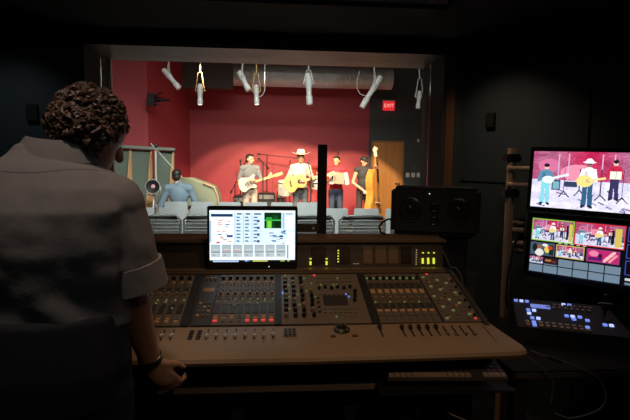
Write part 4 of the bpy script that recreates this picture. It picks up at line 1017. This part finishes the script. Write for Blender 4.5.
# black column under the speaker's free end
cx0, cx1 = .845, at(470, 250, 2.40).x
t = empty('speaker_stand', ((cx0 + cx1) / 2, 2.53, 0), 'black column stand under the right end of the loudspeaker', 'stand')
b = MB(); b.box(((cx0 + cx1) / 2, 2.53, .6), (cx1 - cx0, .2, 1.14), None, .006); b.build('column', BLKM, t)
b = MB(); b.box(((cx0 + cx1) / 2, 2.53, 1.1775), (cx1 - cx0 + .02, .24, .015)); b.build('top_plate', BLKM, t)
b = MB(); b.box(((cx0 + cx1) / 2, 2.53, .015), (cx1 - cx0 + .1, .3, .03)); b.build('base_plate', BLKM, t)
b = MB(); q = at(393, 222, 2.45)
b.tube([at(394, 221, 2.50), at(389, 219, 2.49), at(384, 221, 2.46), at(379, 226, 2.44), at(381, 233, 2.44), V((at(386, 240, 2.44).x, 2.44, 1.187))], .005, 8)
tag(b.build('speaker_cable', RUB, None, True), 'black looped cable behind the left side of the loudspeaker', 'cable')
# small grey boxes right of the console
bx_ = at(472, 285, 2.42); t = empty('rack_box', (bx_.x, 2.50, 0), 'tall dark grey box standing right of the console end', 'box')
b = MB(); b.box((bx_.x, 2.50, at(471, 273, 2.42).z / 2), (.065, .12, at(471, 273, 2.42).z), None, .006); b.build('case', mat('box_grey', (.045, .042, .04), .6), t)
b = MB(); b.box((bx_.x, 2.436, at(471, 280, 2.42).z), (.05, .006, .05)); b.build('front_plate', mat('box_plate', (.03, .028, .027), .5), t)
b = MB(); b.tube([V((.80, 2.36, 1.19)), at(450, 267, 2.38), at(456, 268, 2.38), at(461, 276, 2.38), at(464, 288, 2.40), at(466, 297, 2.42)], .004, 8)
tag(b.build('green_cable', mat('green_cable', (.16, .2, .16), .5), None, True), 'pale green cable dropping from the bridge end', 'cable')

# ------------------------------------------------------------------ side table, switcher
st = empty('side_table', (1.34, 2.05, 0), 'dark side table right of the console under the video switcher', 'table')
TX0, TX1, TY0, TY1, TZ = .90, 1.86, 1.72, 2.36, .77
b = MB(); b.loft([[(x, y, z) for x, y in ((TX0, TY0), (1.98, TY0), (1.74, TY1), (TX0, TY1))] for z in (TZ - .03, TZ)]); b.build('table_top', mat('table_black', (.007, .007, .008), .85, spec=.2), st)
b = MB(); b.box((1.44, TY0 - .002, TZ - .018), (1.06, .004, .02)); b.build('table_edge', mat('table_edge', (.05, .043, .038), .4), st)
for x, y in ((.96, 1.79), (1.82, 1.79), (.96, 2.3), (1.66, 2.3)): b = MB(); b.box((x, y, .37), (.05, .05, .74)); b.build('leg', DKM, st)
SWC = at(562, 322, 2.10); SR = Matrix.Rotation(R(-22), 3, 'Z') @ Matrix.Rotation(R(7), 3, 'X')
sx_, sy_ = SWC.x, SWC.y
sw = empty('video_switcher', (sx_, sy_, TZ), 'black video switcher panel with blue lit buttons on the side table', 'video switcher')
Z0 = TZ + .062
def W(x, y, h): return V((sx_, sy_, Z0)) + SR @ V((x * .84, y, h))
SRz = Matrix.Rotation(R(-22), 3, 'Z')
b = MB()
def wring(h, m): return [W(x, y, h) if h > 0 else V((sx_, sy_, TZ + .001)) + SRz @ V((x * .84, y, 0)) for x, y in ((-.245 - m, -.16), (.30 + m, -.16), (.26 + m, .17), (-.245 - m, .17))]
b.loft([wring(0, 0), wring(.022, 0), wring(.026, -.004)]); b.build('case', mat('switcher_black', (.010, .010, .011), .75), sw)
BLL = mat('button_blue_lit', (.2, .3, .9), .4, emit=(.2, .32, 1), es=.8); BWL = mat('button_white_lit', (.5, .55, .9), .4, emit=(.4, .5, 1), es=1.3)
BOF = mat('button_warm', (.36, .26, .19), .5)
def swb(x, y, m, w_=.016, d_=.017):
    b = MB(); b.box(W(x, y, .029), (w_, d_, .008), SR); b.build('button', m, sw)
for r_, y in enumerate((-.135, -.105)):
    for c in range(10): swb(-.19 + c * .032, y, BLL if (r_, c) in ((0, 1), (1, 1), (1, 9)) else BOF)
for c in range(8): swb(-.06 + c * .03, .085 + .0, BOF, .014, .014); swb(-.02 + c * .026, .12, BOF, .012, .012)
for x, y, m in ((-.225, .135, BLL), (-.195, .135, BWL), (-.165, .135, BLL), (.03, .135, BWL), (.06, .135, BLL), (-.17, .03, BLL), (-.14, .03, BWL), (-.17, -.01, BWL), (-.16, -.06, BLL), (-.13, -.06, BWL), (.05, -.0, BWL), (.085, -.0, BLL), (.05, -.03, BLL), (.02, -.0, BLL), (.115, -.03, BLL), (.22, -.06, BWL), (.19, -.06, BLL)): swb(x, y, m)
b = MB(); b.box(W(-.10, .085, .029), (.085, .035, .006), SR); b.build('display', mat('blue_display', (.1, .12, .4), .3, emit=(.2, .28, .85), es=.7), sw)
b = MB(); b.box(W(.215, .03, .03), (.02, .11, .004), SR); b.build('lever_slot', GAP, sw)
b = MB(); b.bar(W(.215, .05, .03), W(.215, .05, .075), .006); b.box(W(.215, .05, .08), (.06, .018, .016), SR, .004); b.build('transition_lever', BLK, sw)
b = MB(); b.ell(W(.24, .135, .035), (.018, .018, .012)); b.bar(W(.24, .135, .03), W(.24, .135, .085), .006); b.ell(W(.24, .135, .088), (.010, .010, .012)); b.build('joystick', BLK, sw)

# ------------------------------------------------------------------ monitors on their stand
P0 = at(533.5, 178, 2.57); 
YAW = math.atan2(-.29, .325)
MF = Matrix.Rotation(YAW, 3, 'Z')                            # local x along screen, local -y toward the viewer
ROLL = Matrix.Rotation(R(1.2), 3, 'Y')
def band(P, x0, y0, x1, y1, full=True):
    w_, h = x1 - x0, y1 - y0
    X = lambda f: x0 + f * w_; Y = lambda f: y0 + f * h
    rr = random.Random(int(x0 * 7 + y0))
    for j in range(int(y0), int(y1)):
        for i in range(int(x0), int(x1)):
            f = (j - y0) / h; g = (i - x0) / w_
            n_ = noise.noise(V((i * 8 / w_, j * 8 / h, x0))) * 22 + noise.noise(V((i * 50 / w_, j * 40 / h, x0))) * 26
            P.p[j][i] = L(*[max(0, min(255, c + n_)) for c in ((190 - 60 * abs(g - .45), 70 + 30 * math.sin(g * 9), 108 + 25 * math.sin(g * 9)) if f < .50 else (196 + 25 * f, 196 + 20 * f, 236))])
    P.ell(X(.42), Y(.36), w_ * .16, h * .14, L(235, 140, 165)); P.ell(X(.15), Y(.25), w_ * .1, h * .12, L(205, 110, 150))
    for g in (.24, .33, .62, .72): P.line(X(g), Y(.05), X(g), Y(.75), max(1, w_ * .008), L(205, 170, 205))
    P.rect(X(.0), Y(.05), X(.12), Y(.1), L(150, 70, 110))
    P.rect(X(.19), Y(.5), X(.27), Y(.68), L(40, 70, 95)); P.rect(X(.2), Y(.53), X(.26), Y(.66), L(120, 170, 185)); P.rect(X(.88), Y(.48), X(1), Y(.72), L(25, 40, 70)); P.rect(X(.9), Y(.52), X(1), Y(.66), L(70, 100, 130)); P.rect(X(.30), Y(.52), X(.42), Y(.62), L(50, 60, 90)); P.rect(X(.66), Y(.52), X(.7), Y(.7), L(230, 250, 250))
    for k in range(int(16 * w_ / 100)): a, c = rr.random(), .6 + .38 * rr.random(); P.line(X(a), Y(c), X(min(1, a + .08 * rr.random())), Y(min(1, c + .03)), max(1, w_ * .006), L(*rr.choice(((60, 60, 105), (245, 245, 255), (110, 100, 150)))))
    for g, f_ in ((.30, .70), (.44, .66), (.62, .72), (.80, .75)): P.line(X(g), Y(f_), X(g + .05), Y(f_ + .09), max(1, w_ * .006), L(40, 40, 70)); P.line(X(g), Y(f_), X(g - .04), Y(f_ + .1), max(1, w_ * .006), L(40, 40, 70)); P.line(X(g), Y(.3), X(g), Y(f_), max(1, w_ * .005), L(70, 50, 85))
    def fig(cx, top, s, shirt, pants, hat=False, skin=L(235, 180, 170)):
        hh = h * s
        P.ell(X(cx), Y(top) + hh * .075, hh * .055, hh * .075, skin); P.ell(X(cx), Y(top) + hh * .035, hh * .06, hh * .045, L(30, 25, 35))
        P.ell(X(cx), Y(top) + hh * .3, hh * .125, hh * .17, shirt); P.ell(X(cx) - hh * .06, Y(top) + hh * .33, hh * .05, hh * .13, tuple(c * .62 for c in shirt)); P.line(X(cx) - hh * .1, Y(top) + hh * .2, X(cx) - hh * .15, Y(top) + hh * .4, hh * .06, shirt); P.line(X(cx) + hh * .1, Y(top) + hh * .2, X(cx) + hh * .14, Y(top) + hh * .4, hh * .06, shirt)
        for sg in (-1, 1): P.line(X(cx) + sg * hh * .045, Y(top) + hh * .45, X(cx) + sg * hh * .06, Y(top) + hh * .93, hh * .085, pants)
        for sg in (-1, 1): P.line(X(cx) + sg * hh * .06, Y(top) + hh * .95, X(cx) + sg * hh * .09, Y(top) + hh * .97, hh * .04, L(40, 35, 50))
        if hat: P.ell(X(cx), Y(top) + hh * .03, hh * .12, hh * .025, L(245, 245, 250)); P.ell(X(cx), Y(top), hh * .065, hh * .05, L(250, 250, 250))
    fig(.13, .22, .74, L(85, 135, 165), L(130, 205, 220)); P.ell(X(.15), Y(.50), h * .1, h * .065, L(225, 240, 245)); P.line(X(.15), Y(.50), X(.33), Y(.40), max(1, h * .03), L(215, 225, 235))
    fig(.51, .15, .82, L(250, 250, 245), L(50, 90, 125), True, L(150, 100, 100)); P.ell(X(.48), Y(.50), h * .13, h * .1, L(240, 215, 130)); P.ell(X(.51), Y(.49), h * .03, h * .03, L(70, 50, 60)); P.line(X(.51), Y(.49), X(.65), Y(.44), max(1, h * .03), L(225, 210, 150))
    fig(.73, .13, .68, L(190, 40, 75), L(55, 50, 90)); P.rect(X(.69), Y(.32), X(.785), Y(.45), L(240, 235, 215)); P.line(X(.737), Y(.32), X(.737), Y(.45), 1, L(150, 140, 140))
def monitor(name, c, Wd, Ht, pix, label, strength, scr):
    t = empty(name, tuple(c - V((0, 0, Ht / 2 + .02))), label, 'monitor', 'video monitors on the stand')
    Q = MF @ ROLL
    P = lambda x, y, z: c + Q @ V((x, y, z))
    b = MB(); b.box(c, (Wd + .04, .028, Ht + .045), Q, .004); b.build('bezel', mat('monitor_black2', (.010, .010, .012), .3), t)
    b = MB(); b.box(P(0, .03, 0), (Wd * .6, .04, Ht * .6), Q, .008); b.build('rear_housing', BLK, t)
    raster_screen('screen', pix.p, Wd, Ht, Matrix.Translation(P(0, -.0155, 0)) @ Q.to_4x4() @ Matrix.Rotation(R(90), 4, 'X'), scr, t)
    b = MB(); b.box(P(Wd * .3, -.0148, -Ht / 2 - .011), (.06, .002, .004), Q); b.build('badge', mat('badge_bronze', (.12, .08, .05), .4, .4), t)
    return t, P
# picture 1
PX = Pix(192, 108, (0, 0, 0)); band(PX, 0, 0, 192, 108)
# picture 2: a grid of views
PG = Pix(224, 126, L(10, 12, 18))
def view(x0, y0, x1, y1, border):
    PG.rect(x0, y0, x1, y1, border); band(PG, x0 + 2, y0 + 2, x1 - 2, y1 - 2)
view(3, 3, 89, 52, L(140, 200, 60)); view(90, 3, 184, 52, L(215, 50, 60))
PG.rect(166, 10, 178, 48, L(215, 190, 90)); PG.rect(79, 10, 86, 48, L(215, 190, 90)); PG.rect(74, 14, 78, 44, L(25, 20, 35)); PG.rect(160, 14, 164, 44, L(25, 20, 35))
view(3, 56, 53, 84, L(80, 90, 110)); view(56, 56, 112, 84, L(200, 180, 90)); view(116, 56, 178, 84, L(120, 60, 110))
PG.rect(5, 58, 51, 82, L(60, 90, 110)); PG.ell(22, 66, 5, 6, L(150, 90, 70)); PG.ell(22, 78, 9, 8, L(225, 225, 220)); PG.ell(38, 70, 6, 8, L(230, 200, 90)); PG.ell(12, 68, 5, 9, L(30, 30, 30)); PG.rect(42, 60, 51, 82, L(20, 45, 40)); PG.ell(44, 66, 5, 4, L(200, 60, 50)); PG.ell(33, 61, 6, 3, L(235, 235, 240))
PG.rect(118, 58, 176, 82, L(190, 40, 110)); PG.ell(130, 66, 9, 6, L(235, 130, 170)); PG.line(150, 80, 168, 60, 4, L(245, 190, 190)); PG.line(160, 80, 172, 66, 3, L(240, 150, 160)); PG.rect(120, 74, 146, 80, L(80, 30, 100)); PG.ell(142, 70, 4, 5, L(60, 20, 60))
for r_ in range(2):
    for c in range(6): PG.rect(3 + c * 30, 88 + r_ * 18, 31 + c * 30, 104 + r_ * 18, L(112, 132, 150))
band(PG, 3, 88, 31, 102); PG.rect(33, 88, 61, 102, L(45, 30, 30)); PG.rect(36, 92, 48, 96, L(190, 120, 60)); PG.rect(50, 94, 58, 98, L(110, 50, 50))
for k in range(3): PG.rect(188, 4 + k * 34, 224, 34 + k * 34, L(60, 70, 150)); PG.rect(190, 6 + k * 34, 222, 32 + k * 34, L(12, 12, 18))
PG.rect(190, 108, 204, 113, L(200, 205, 210)); PG.rect(208, 108, 224, 115, L(90, 170, 50)); PG.rect(190, 117, 224, 122, L(110, 125, 140))
for k in range(5): PG.rect(60 + k * 12, 52.5, 66 + k * 12, 54, L(200, 200, 200))
cA = at(587.5, 181.3, 2.415); t1, PA = monitor('video_monitor', cA, .53, .30, PX, 'upper video monitor showing three musicians playing', 1.0, screen_mat('video_screen', 1.3))
cB = at(585, 250.5, 2.36); t2, PBm = monitor('video_monitor', cB, .53, .305, PG, 'lower video monitor showing a grid of small camera views', 1.0, screen_mat('grid_screen', 1.1))
# stand
TUB = mat('beige_tube', (.55, .38, .26), .45)
ps = at(508.5, 200, 2.68)
ms_ = empty('monitor_stand', (ps.x, 2.68, 0), 'brown pole stand with paired arms holding the two video monitors', 'monitor stand')
b = MB(); zt = at(509, 148, 2.68).z; b.bar((ps.x, 2.68, .02), (ps.x, 2.68, zt), .018, seg=12); b.bar((ps.x + .03, 2.7, .02), (ps.x + .03, 2.7, zt), .012, seg=10); b.build('pole', TUB, ms_, True)
b = MB(); b.box((ps.x + .015, 2.69, .012), (.3, .3, .024), None, .005); b.build('base_plate', BLKM, ms_)
for py in (168, 184.5):
    a = at(507, py, 2.66); e_ = at(540, py + 1, 2.62); b = MB(); b.bar(a, e_, .0135, seg=12); b.build('arm', mat('arm_tan', (.66, .46, .33), .4), ms_, True)
b = MB(); e_ = at(537, 176, 2.62); b.box((e_.x + .02, e_.y + .03, e_.z), (.03, .03, .16)); q = PA(-.1, .05, 0); b.bar((e_.x + .02, e_.y + .03, e_.z), q, .015); b.build('bracket', BLK, ms_)
for py, m in ((158, BLK), (193, BLK)):
    z = at(508, py, 2.68).z; b = MB(); b.box((ps.x + .012, 2.69, z), (.085, .075, .045), None, .008); b.build('clamp', m, ms_)
for py0 in (222.5, 230, 243, 250):
    a = at(513, py0, 2.66); e_ = at(524, py0 + .8, 2.62); b = MB(); b.bar(a, e_, .017 if py0 in (230, 243) else .012, seg=12); b.build('arm', mat('arm_brown', (.36, .25, .17), .45), ms_, True)
b = MB(); a = at(520, 236, 2.66); q = PBm(-.1, .05, 0); b.box((a.x, a.y, a.z), (.03, .04, .2)); b.bar((a.x, a.y, a.z), q, .015); b.build('bracket', BLK, ms_)
b = MB(); b.tube([at(518, 232, 2.6), at(513, 250, 2.58), at(508, 275, 2.57), at(506, 298, 2.56), at(507, 308, 2.56)], .006); tag(b.build('hanging_cable', RUB, None, True), 'black cable hanging down the monitor stand', 'cable')

# cables and plugs at lower right
cw = mat('pale_cable', (.065, .068, .065), .5)
b = MB(); pts = [V((.76, 1.95, .79))] if False else []
pts = [at(531, 351, 1.70), at(548, 357, 1.70), at(575, 366, 1.70), at(595, 376, 1.70), at(605, 390, 1.69), at(604, 404, 1.68), at(592, 413, 1.68), at(570, 418, 1.70), at(555, 413, 1.72)]
def smooth_path(P_, n=6):
    out = []
    for i in range(len(P_) - 1):
        p0, p1, p2, p3 = P_[max(0, i - 1)], P_[i], P_[i + 1], P_[min(len(P_) - 1, i + 2)]
        for k in range(n):
            t_ = k / n; out.append(.5 * (2 * p1 + (p2 - p0) * t_ + (2 * p0 - 5 * p1 + 4 * p2 - p3) * t_ ** 2 + (3 * p1 - p0 - 3 * p2 + p3) * t_ ** 3))
    return out + [P_[-1]]
b.tube(smooth_path(pts), .0035, 8); ca_ = b.build('patch_cable', cw, None, True); tag(ca_, 'grey cable looping off the side table edge at lower right', 'cable')
b = MB(); b.bar(at(547, 356.5, 1.70), at(561, 362, 1.70), .007); b.build('plug', BLK, ca_)
b = MB(); b.tube(smooth_path([at(527, 357, 1.69), at(540, 366, 1.69), at(551, 378, 1.69), at(553, 388, 1.69), at(551, 402, 1.69)]), .003, 8)
tag(b.build('thin_cable', cw, None, True), 'thin grey cable running down between console and side table', 'cable')
b = MB(); b.tube(smooth_path([at(410, 404, 1.9), at(425, 403, 1.88), at(437, 407, 1.87), at(455, 416, 1.86), at(470, 422, 1.86)]), .003, 8)
tag(b.build('floor_cable', mat('white_cable', (.3, .27, .25), .5), None, True), 'thin white cable hanging under the keyboard shelf', 'cable')

# little things on the walls
p = at(491.5, 120, 2.95)
for k in range(1):
    d = V((*WR[1], 0)) - V((*WR[0], 0)); f = (p.x - 1.27) ; 
k_ = at(491.5, 120, 1).x; wq = V((*WR[0], 0)).lerp(V((*WR[1], 0)), (3.3 * k_ - 1.27) / (1.05 + 1.7 * k_)); RW = Matrix.Rotation(math.atan2(d.y, d.x), 3, 'Z')
pr = at(491.5, 120.5, wq.y); nrm = (RW @ V((0, -1, 0)))
b = MB(); b.box(V((wq.x, wq.y, pr.z)) + nrm * .012, (.065, .024, .095), RW, .004); tag(b.build('wall_plate', mat('wall_plate_brown', (.02, .013, .010), .5)), 'small dark plate on the right control room wall', 'wall plate')
p = at(33, 113, FY); b = MB(); b.box((p.x, FY - .012, p.z), (.07, .024, .11), None, .004); tag(b.build('wall_plate', mat('wall_plate_dark', (.01, .012, .013), .5)), 'small dark plate on the wall left of the operator\'s head', 'wall plate')

# ================================================================== THE OPERATOR
OPX, OPY = -.60, 1.34
op = empty('person', (OPX, OPY, 0), 'man in a grey-brown short sleeved shirt at the console, seen from behind', 'person')
SKO = mat('skin_operator', (.46, .25, .16), .55, var=.1, scale=30, bump=.1)
SHIRT = mat('grey_brown_shirt', (.19, .165, .15), .9, var=.10, scale=26, bump=.2)
hc = at(92, 133, 1.42)
FD = V((.52, .72, -.50)).normalized()
shR = V((OPX + .168, 1.36, 1.43)); slE = at(131, 263, 1.38); shL = V((OPX - .20, 1.34, 1.46))
elR = at(120, 270, 1.38); wrR = at(151, 361, 1.53)
elL = V((shL.x - .09, 1.40, 1.13)); wrL = V((shL.x - .02, 1.58, .935))
nk = at(70, 152, 1.37)
TOR = [(.90, .17, .125, 0), (1.0, .185, .14, 0), (1.08, .178, .125, .02), (1.2, .173, .124, .010), (1.32, .184, .130, -.006), (1.42, .193, .124, -.010), (1.475, .170, .105, -.005), (1.512, .115, .085, .005), (1.54, .075, .07, .012), (1.57, .052, .052, .018)]
def otorso(b, g):
    rings = []
    for z, hw, hd, yo in TOR:
        rings.append([(OPX + (hw + g) * (abs(math.cos(a)) ** .8) * (1 if math.cos(a) > 0 else -1), OPY + yo + (hd + g) * (abs(math.sin(a)) ** .85) * (1 if math.sin(a) > 0 else -1), z + g * (1 if z > 1.5 else 0)) for a in [2 * PI * (i + .5) / 32 for i in range(32)]])
    b.loft(rings)
    for s_ in (shR, shL): b.cap((OPX + (s_.x - OPX) * .45, OPY, 1.475), s_, .058 + g, .062 + g)
b = MB(); otorso(b, 0); head(b, hc, FD, 1.03)
b.cap((nk.x, nk.y, nk.z - .1), hc + V((-.01, -.02, -.03)), .062, .058)
for s_, e_, w_ in ((shR, elR, wrR), (shL, elL, wrL)):
    b.cap(s_, e_, .060, .056); b.cap(e_, e_.lerp(w_, .35), .056, .053); b.cap(e_.lerp(w_, .35), w_, .053, .031)
hand(b, wrR, V((.45, .1, -.75)), V((.1, 1, .2)), 1, 1.08, .75)
hand(b, wrL, V((.1, .8, -.5)), V((.2, .2, -1)), 1, 1.05, .5)
for sg in (-1, 1):
    b.cap((OPX + sg * .1, OPY, .93), (OPX + sg * .115, OPY, .5), .095, .062); b.cap((OPX + sg * .115, OPY, .5), (OPX + sg * .12, OPY - .02, .1), .06, .042)
    b.cap((OPX + sg * .12, OPY - .03, .05), (OPX + sg * .14, OPY + .14, .045), .04, .034)
build_fused(b, 'body', SKO, op, .0072, 2)
TOR = [q for q in TOR if q[0] > 1.1]; TOR.insert(0, (1.10, .182, .124, .02)); TOR.insert(0, (1.125, .184, .143, 0)) if False else None
b = MB(); otorso(b, .018)
for s_, e_ in ((shR, elR), (shL, elL)):
    b.cap(s_, slE if s_ is shR else s_.lerp(e_, .84), .076, .080)
b.cap((nk.x + .004, nk.y + .0, nk.z - .10), (nk.x, nk.y + .005, nk.z - .03), .085, .078)
pass
def wr_(v):
    c = noise.noise(V((v.x * 13 + v.z * 9, v.y * 9, v.z * 5 - v.x * 4))); d_ = noise.noise(V((v.x * 6 - v.z * 16, v.y * 6, v.z * 8 + v.x * 14)))
    n_ = V((v.x - OPX, v.y - OPY, 0)); n_ = n_.normalized() if n_.length > 1e-5 else n_
    low = max(0, min(1, (1.42 - v.z) / .2))
    e_ = noise.noise(V((v.x * 17, v.y * 5, v.z * 2.2 + 4)))
    return v + n_ * (.007 * c * (.3 + low) + .004 * d_ + .008 * e_ * low)
sh_me = build_fused(b, 'shirt', SHIRT, op, .0078, 2, wr_)
# collar, yoke seam and sleeve hems laid on the shirt
ctr = V(sh_me.location) + V((OPX, OPY, 0))
off = WL[sh_me.name]
bv = BVHTree.FromPolygons([v.co + off for v in sh_me.data.vertices], [tuple(p.vertices) for p in sh_me.data.polygons])
def onshirt(px, py, o_=-.0006):
    d = (at(px, py, 1.3) - EYE).normalized(); h = bv.ray_cast(EYE, d)
    return h[0] + h[1] * o_ if h[0] else None
SEAM = mat('shirt_seam', (.13, .112, .10), .9)
b = MB(); pts = [q for q in (onshirt(x, 171 + .008 * (x - 60) + 2 * math.sin(x * .06)) for x in range(2, 134, 5)) if q]
if len(pts) > 3: b.tube(pts, .0016, 6)
b.build('yoke_seam', SEAM, sh_me)
b = MB(); Mx = Matrix.Translation((nk.x - .026, OPY + .012, 0)) @ Matrix.Diagonal((1, .92, 1, 1))
b.lathe([(.104, 1.536), (.106, 1.540), (.090, 1.578), (.072, 1.604), (.066, 1.604), (.07, 1.58), (.092, 1.545)], Mx, 36)
for v in b.bm.verts: v.co.z += -.012 * math.cos((v.co.x - nk.x) / .14 * PI) * (1 if v.co.y < OPY else 0) * .6 - .10 * (v.co.x - OPX) * 0
b.build('collar', mat('shirt_collar', (.17, .148, .133), .9, var=.1, scale=30), sh_me, True)
hemc = slE; hd = (slE - shR).normalized()
b = MB(); Mh = Matrix.Translation(hemc) @ hd.to_track_quat('Z', 'Y').to_matrix().to_4x4(); b.lathe([(.081, .0), (.0845, .0), (.0855, .072), (.080, .074), (.074, .06), (.075, .0)], Mh, 28); b.build('sleeve_hem', SHIRT, sh_me, True)
# trousers, shoes, belt
b = MB(); b.ell((OPX, OPY, .93), (.205, .165, .15)); b.loft([[(OPX + hw * math.cos(a), OPY + hd * math.sin(a), z) for a in [2 * PI * i / 28 for i in range(28)]] for z, hw, hd in ((.9, .20, .165), (1.0, .205, .168), (1.15, .192, .152))])
for sg in (-1, 1): b.cap((OPX + sg * .1, OPY, .92), (OPX + sg * .115, OPY, .5), .112, .085); b.cap((OPX + sg * .115, OPY, .5), (OPX + sg * .12, OPY - .02, .11), .085, .07)
build_fused(b, 'trousers', mat('dark_navy_trousers', (.007, .007, .009), .9, var=.2, scale=40), op, .011, 2)
for sg in (-1, 1):
    b = MB(); b.cap((OPX + sg * .12, OPY - .04, .058), (OPX + sg * .14, OPY + .15, .048), .05, .042); build_fused(b, 'shoe', MATS['dark_leather'], op, .011, 1)
# watch
b = MB(); wd = (wrR - elR).normalized(); Mw = Matrix.Translation(wrR - wd * .012) @ wd.to_track_quat('Z', 'Y').to_matrix().to_4x4(); b.lathe([(.033, -.012), (.037, -.01), (.037, .01), (.033, .012)], Mw, 24); b.build('wristwatch', mat('watch_black', (.02, .02, .02), .3), op, True)
# hair: a cap with several hundred curls
HB = mat('curly_brown_hair', (.075, .036, .017), .55, var=.35, scale=40)
u = V((0, 0, 1)); xx = FD.cross(u).normalized(); uu = xx.cross(FD)
MH_ = Matrix.Rotation(R(14), 3, FD) @ Matrix((xx, FD, uu)).transposed()
cen = hc + (uu * .026 - FD * .022)
RAD = (.073, .088, .083)
b = MB(); b.ell(cen, RAD, MH_, 24, 16); b.ell(cen - FD * .040 - uu * .040 + xx * .015, (.064, .052, .05), MH_)
rnd = random.Random(11)
for n_, cc_, RR in ((900, cen, RAD), (260, cen - FD * .040 - uu * .040 + xx * .015, (.066, .054, .052)), (170, cen + xx * .058 - uu * .055 - FD * .012, (.034, .046, .044))):
    k_ = 0
    while k_ < n_:
        d = V((rnd.gauss(0, 1), rnd.gauss(0, 1), rnd.gauss(0, 1))).normalized()
        if d.y > .55 and d.z < .35: continue                   # leave the face free
        if n_ == 900 and d.z < -.5: continue
        if n_ == 260 and (d.y > .35 or d.z < -.93 or d.z > .6): continue
        k_ += 1
        p = V((d.x * RR[0], d.y * RR[1], d.z * RR[2])); dw = MH_ @ d
        tn = d.orthogonal().normalized(); tn = MH_ @ (Matrix.Rotation(rnd.uniform(0, 2 * PI), 3, d) @ tn); bn = dw.cross(tn)
        if rnd.random() < .5: bn = dw.lerp(bn, .4).normalized()
        r_ = rnd.uniform(.007, .016); turns = rnd.uniform(.4, 1.0); pts = []; dr_ = rnd.uniform(0, .022)
        for k in range(9):
            a = k / 8 * turns * 2 * PI; pts.append(cc_ + MH_ @ p + dw * (.002 + dr_ * .4 * k / 8) + tn * (r_ * math.cos(a) + dr_ * k / 8) + bn * (r_ * math.sin(a)))
        w_ = rnd.uniform(.55, 1.0); b.tube(pts, [q * w_ for q in (.003, .005, .006, .0065, .0065, .006, .005, .003, .001)], 5)
b.build('hair', HB, op, True)
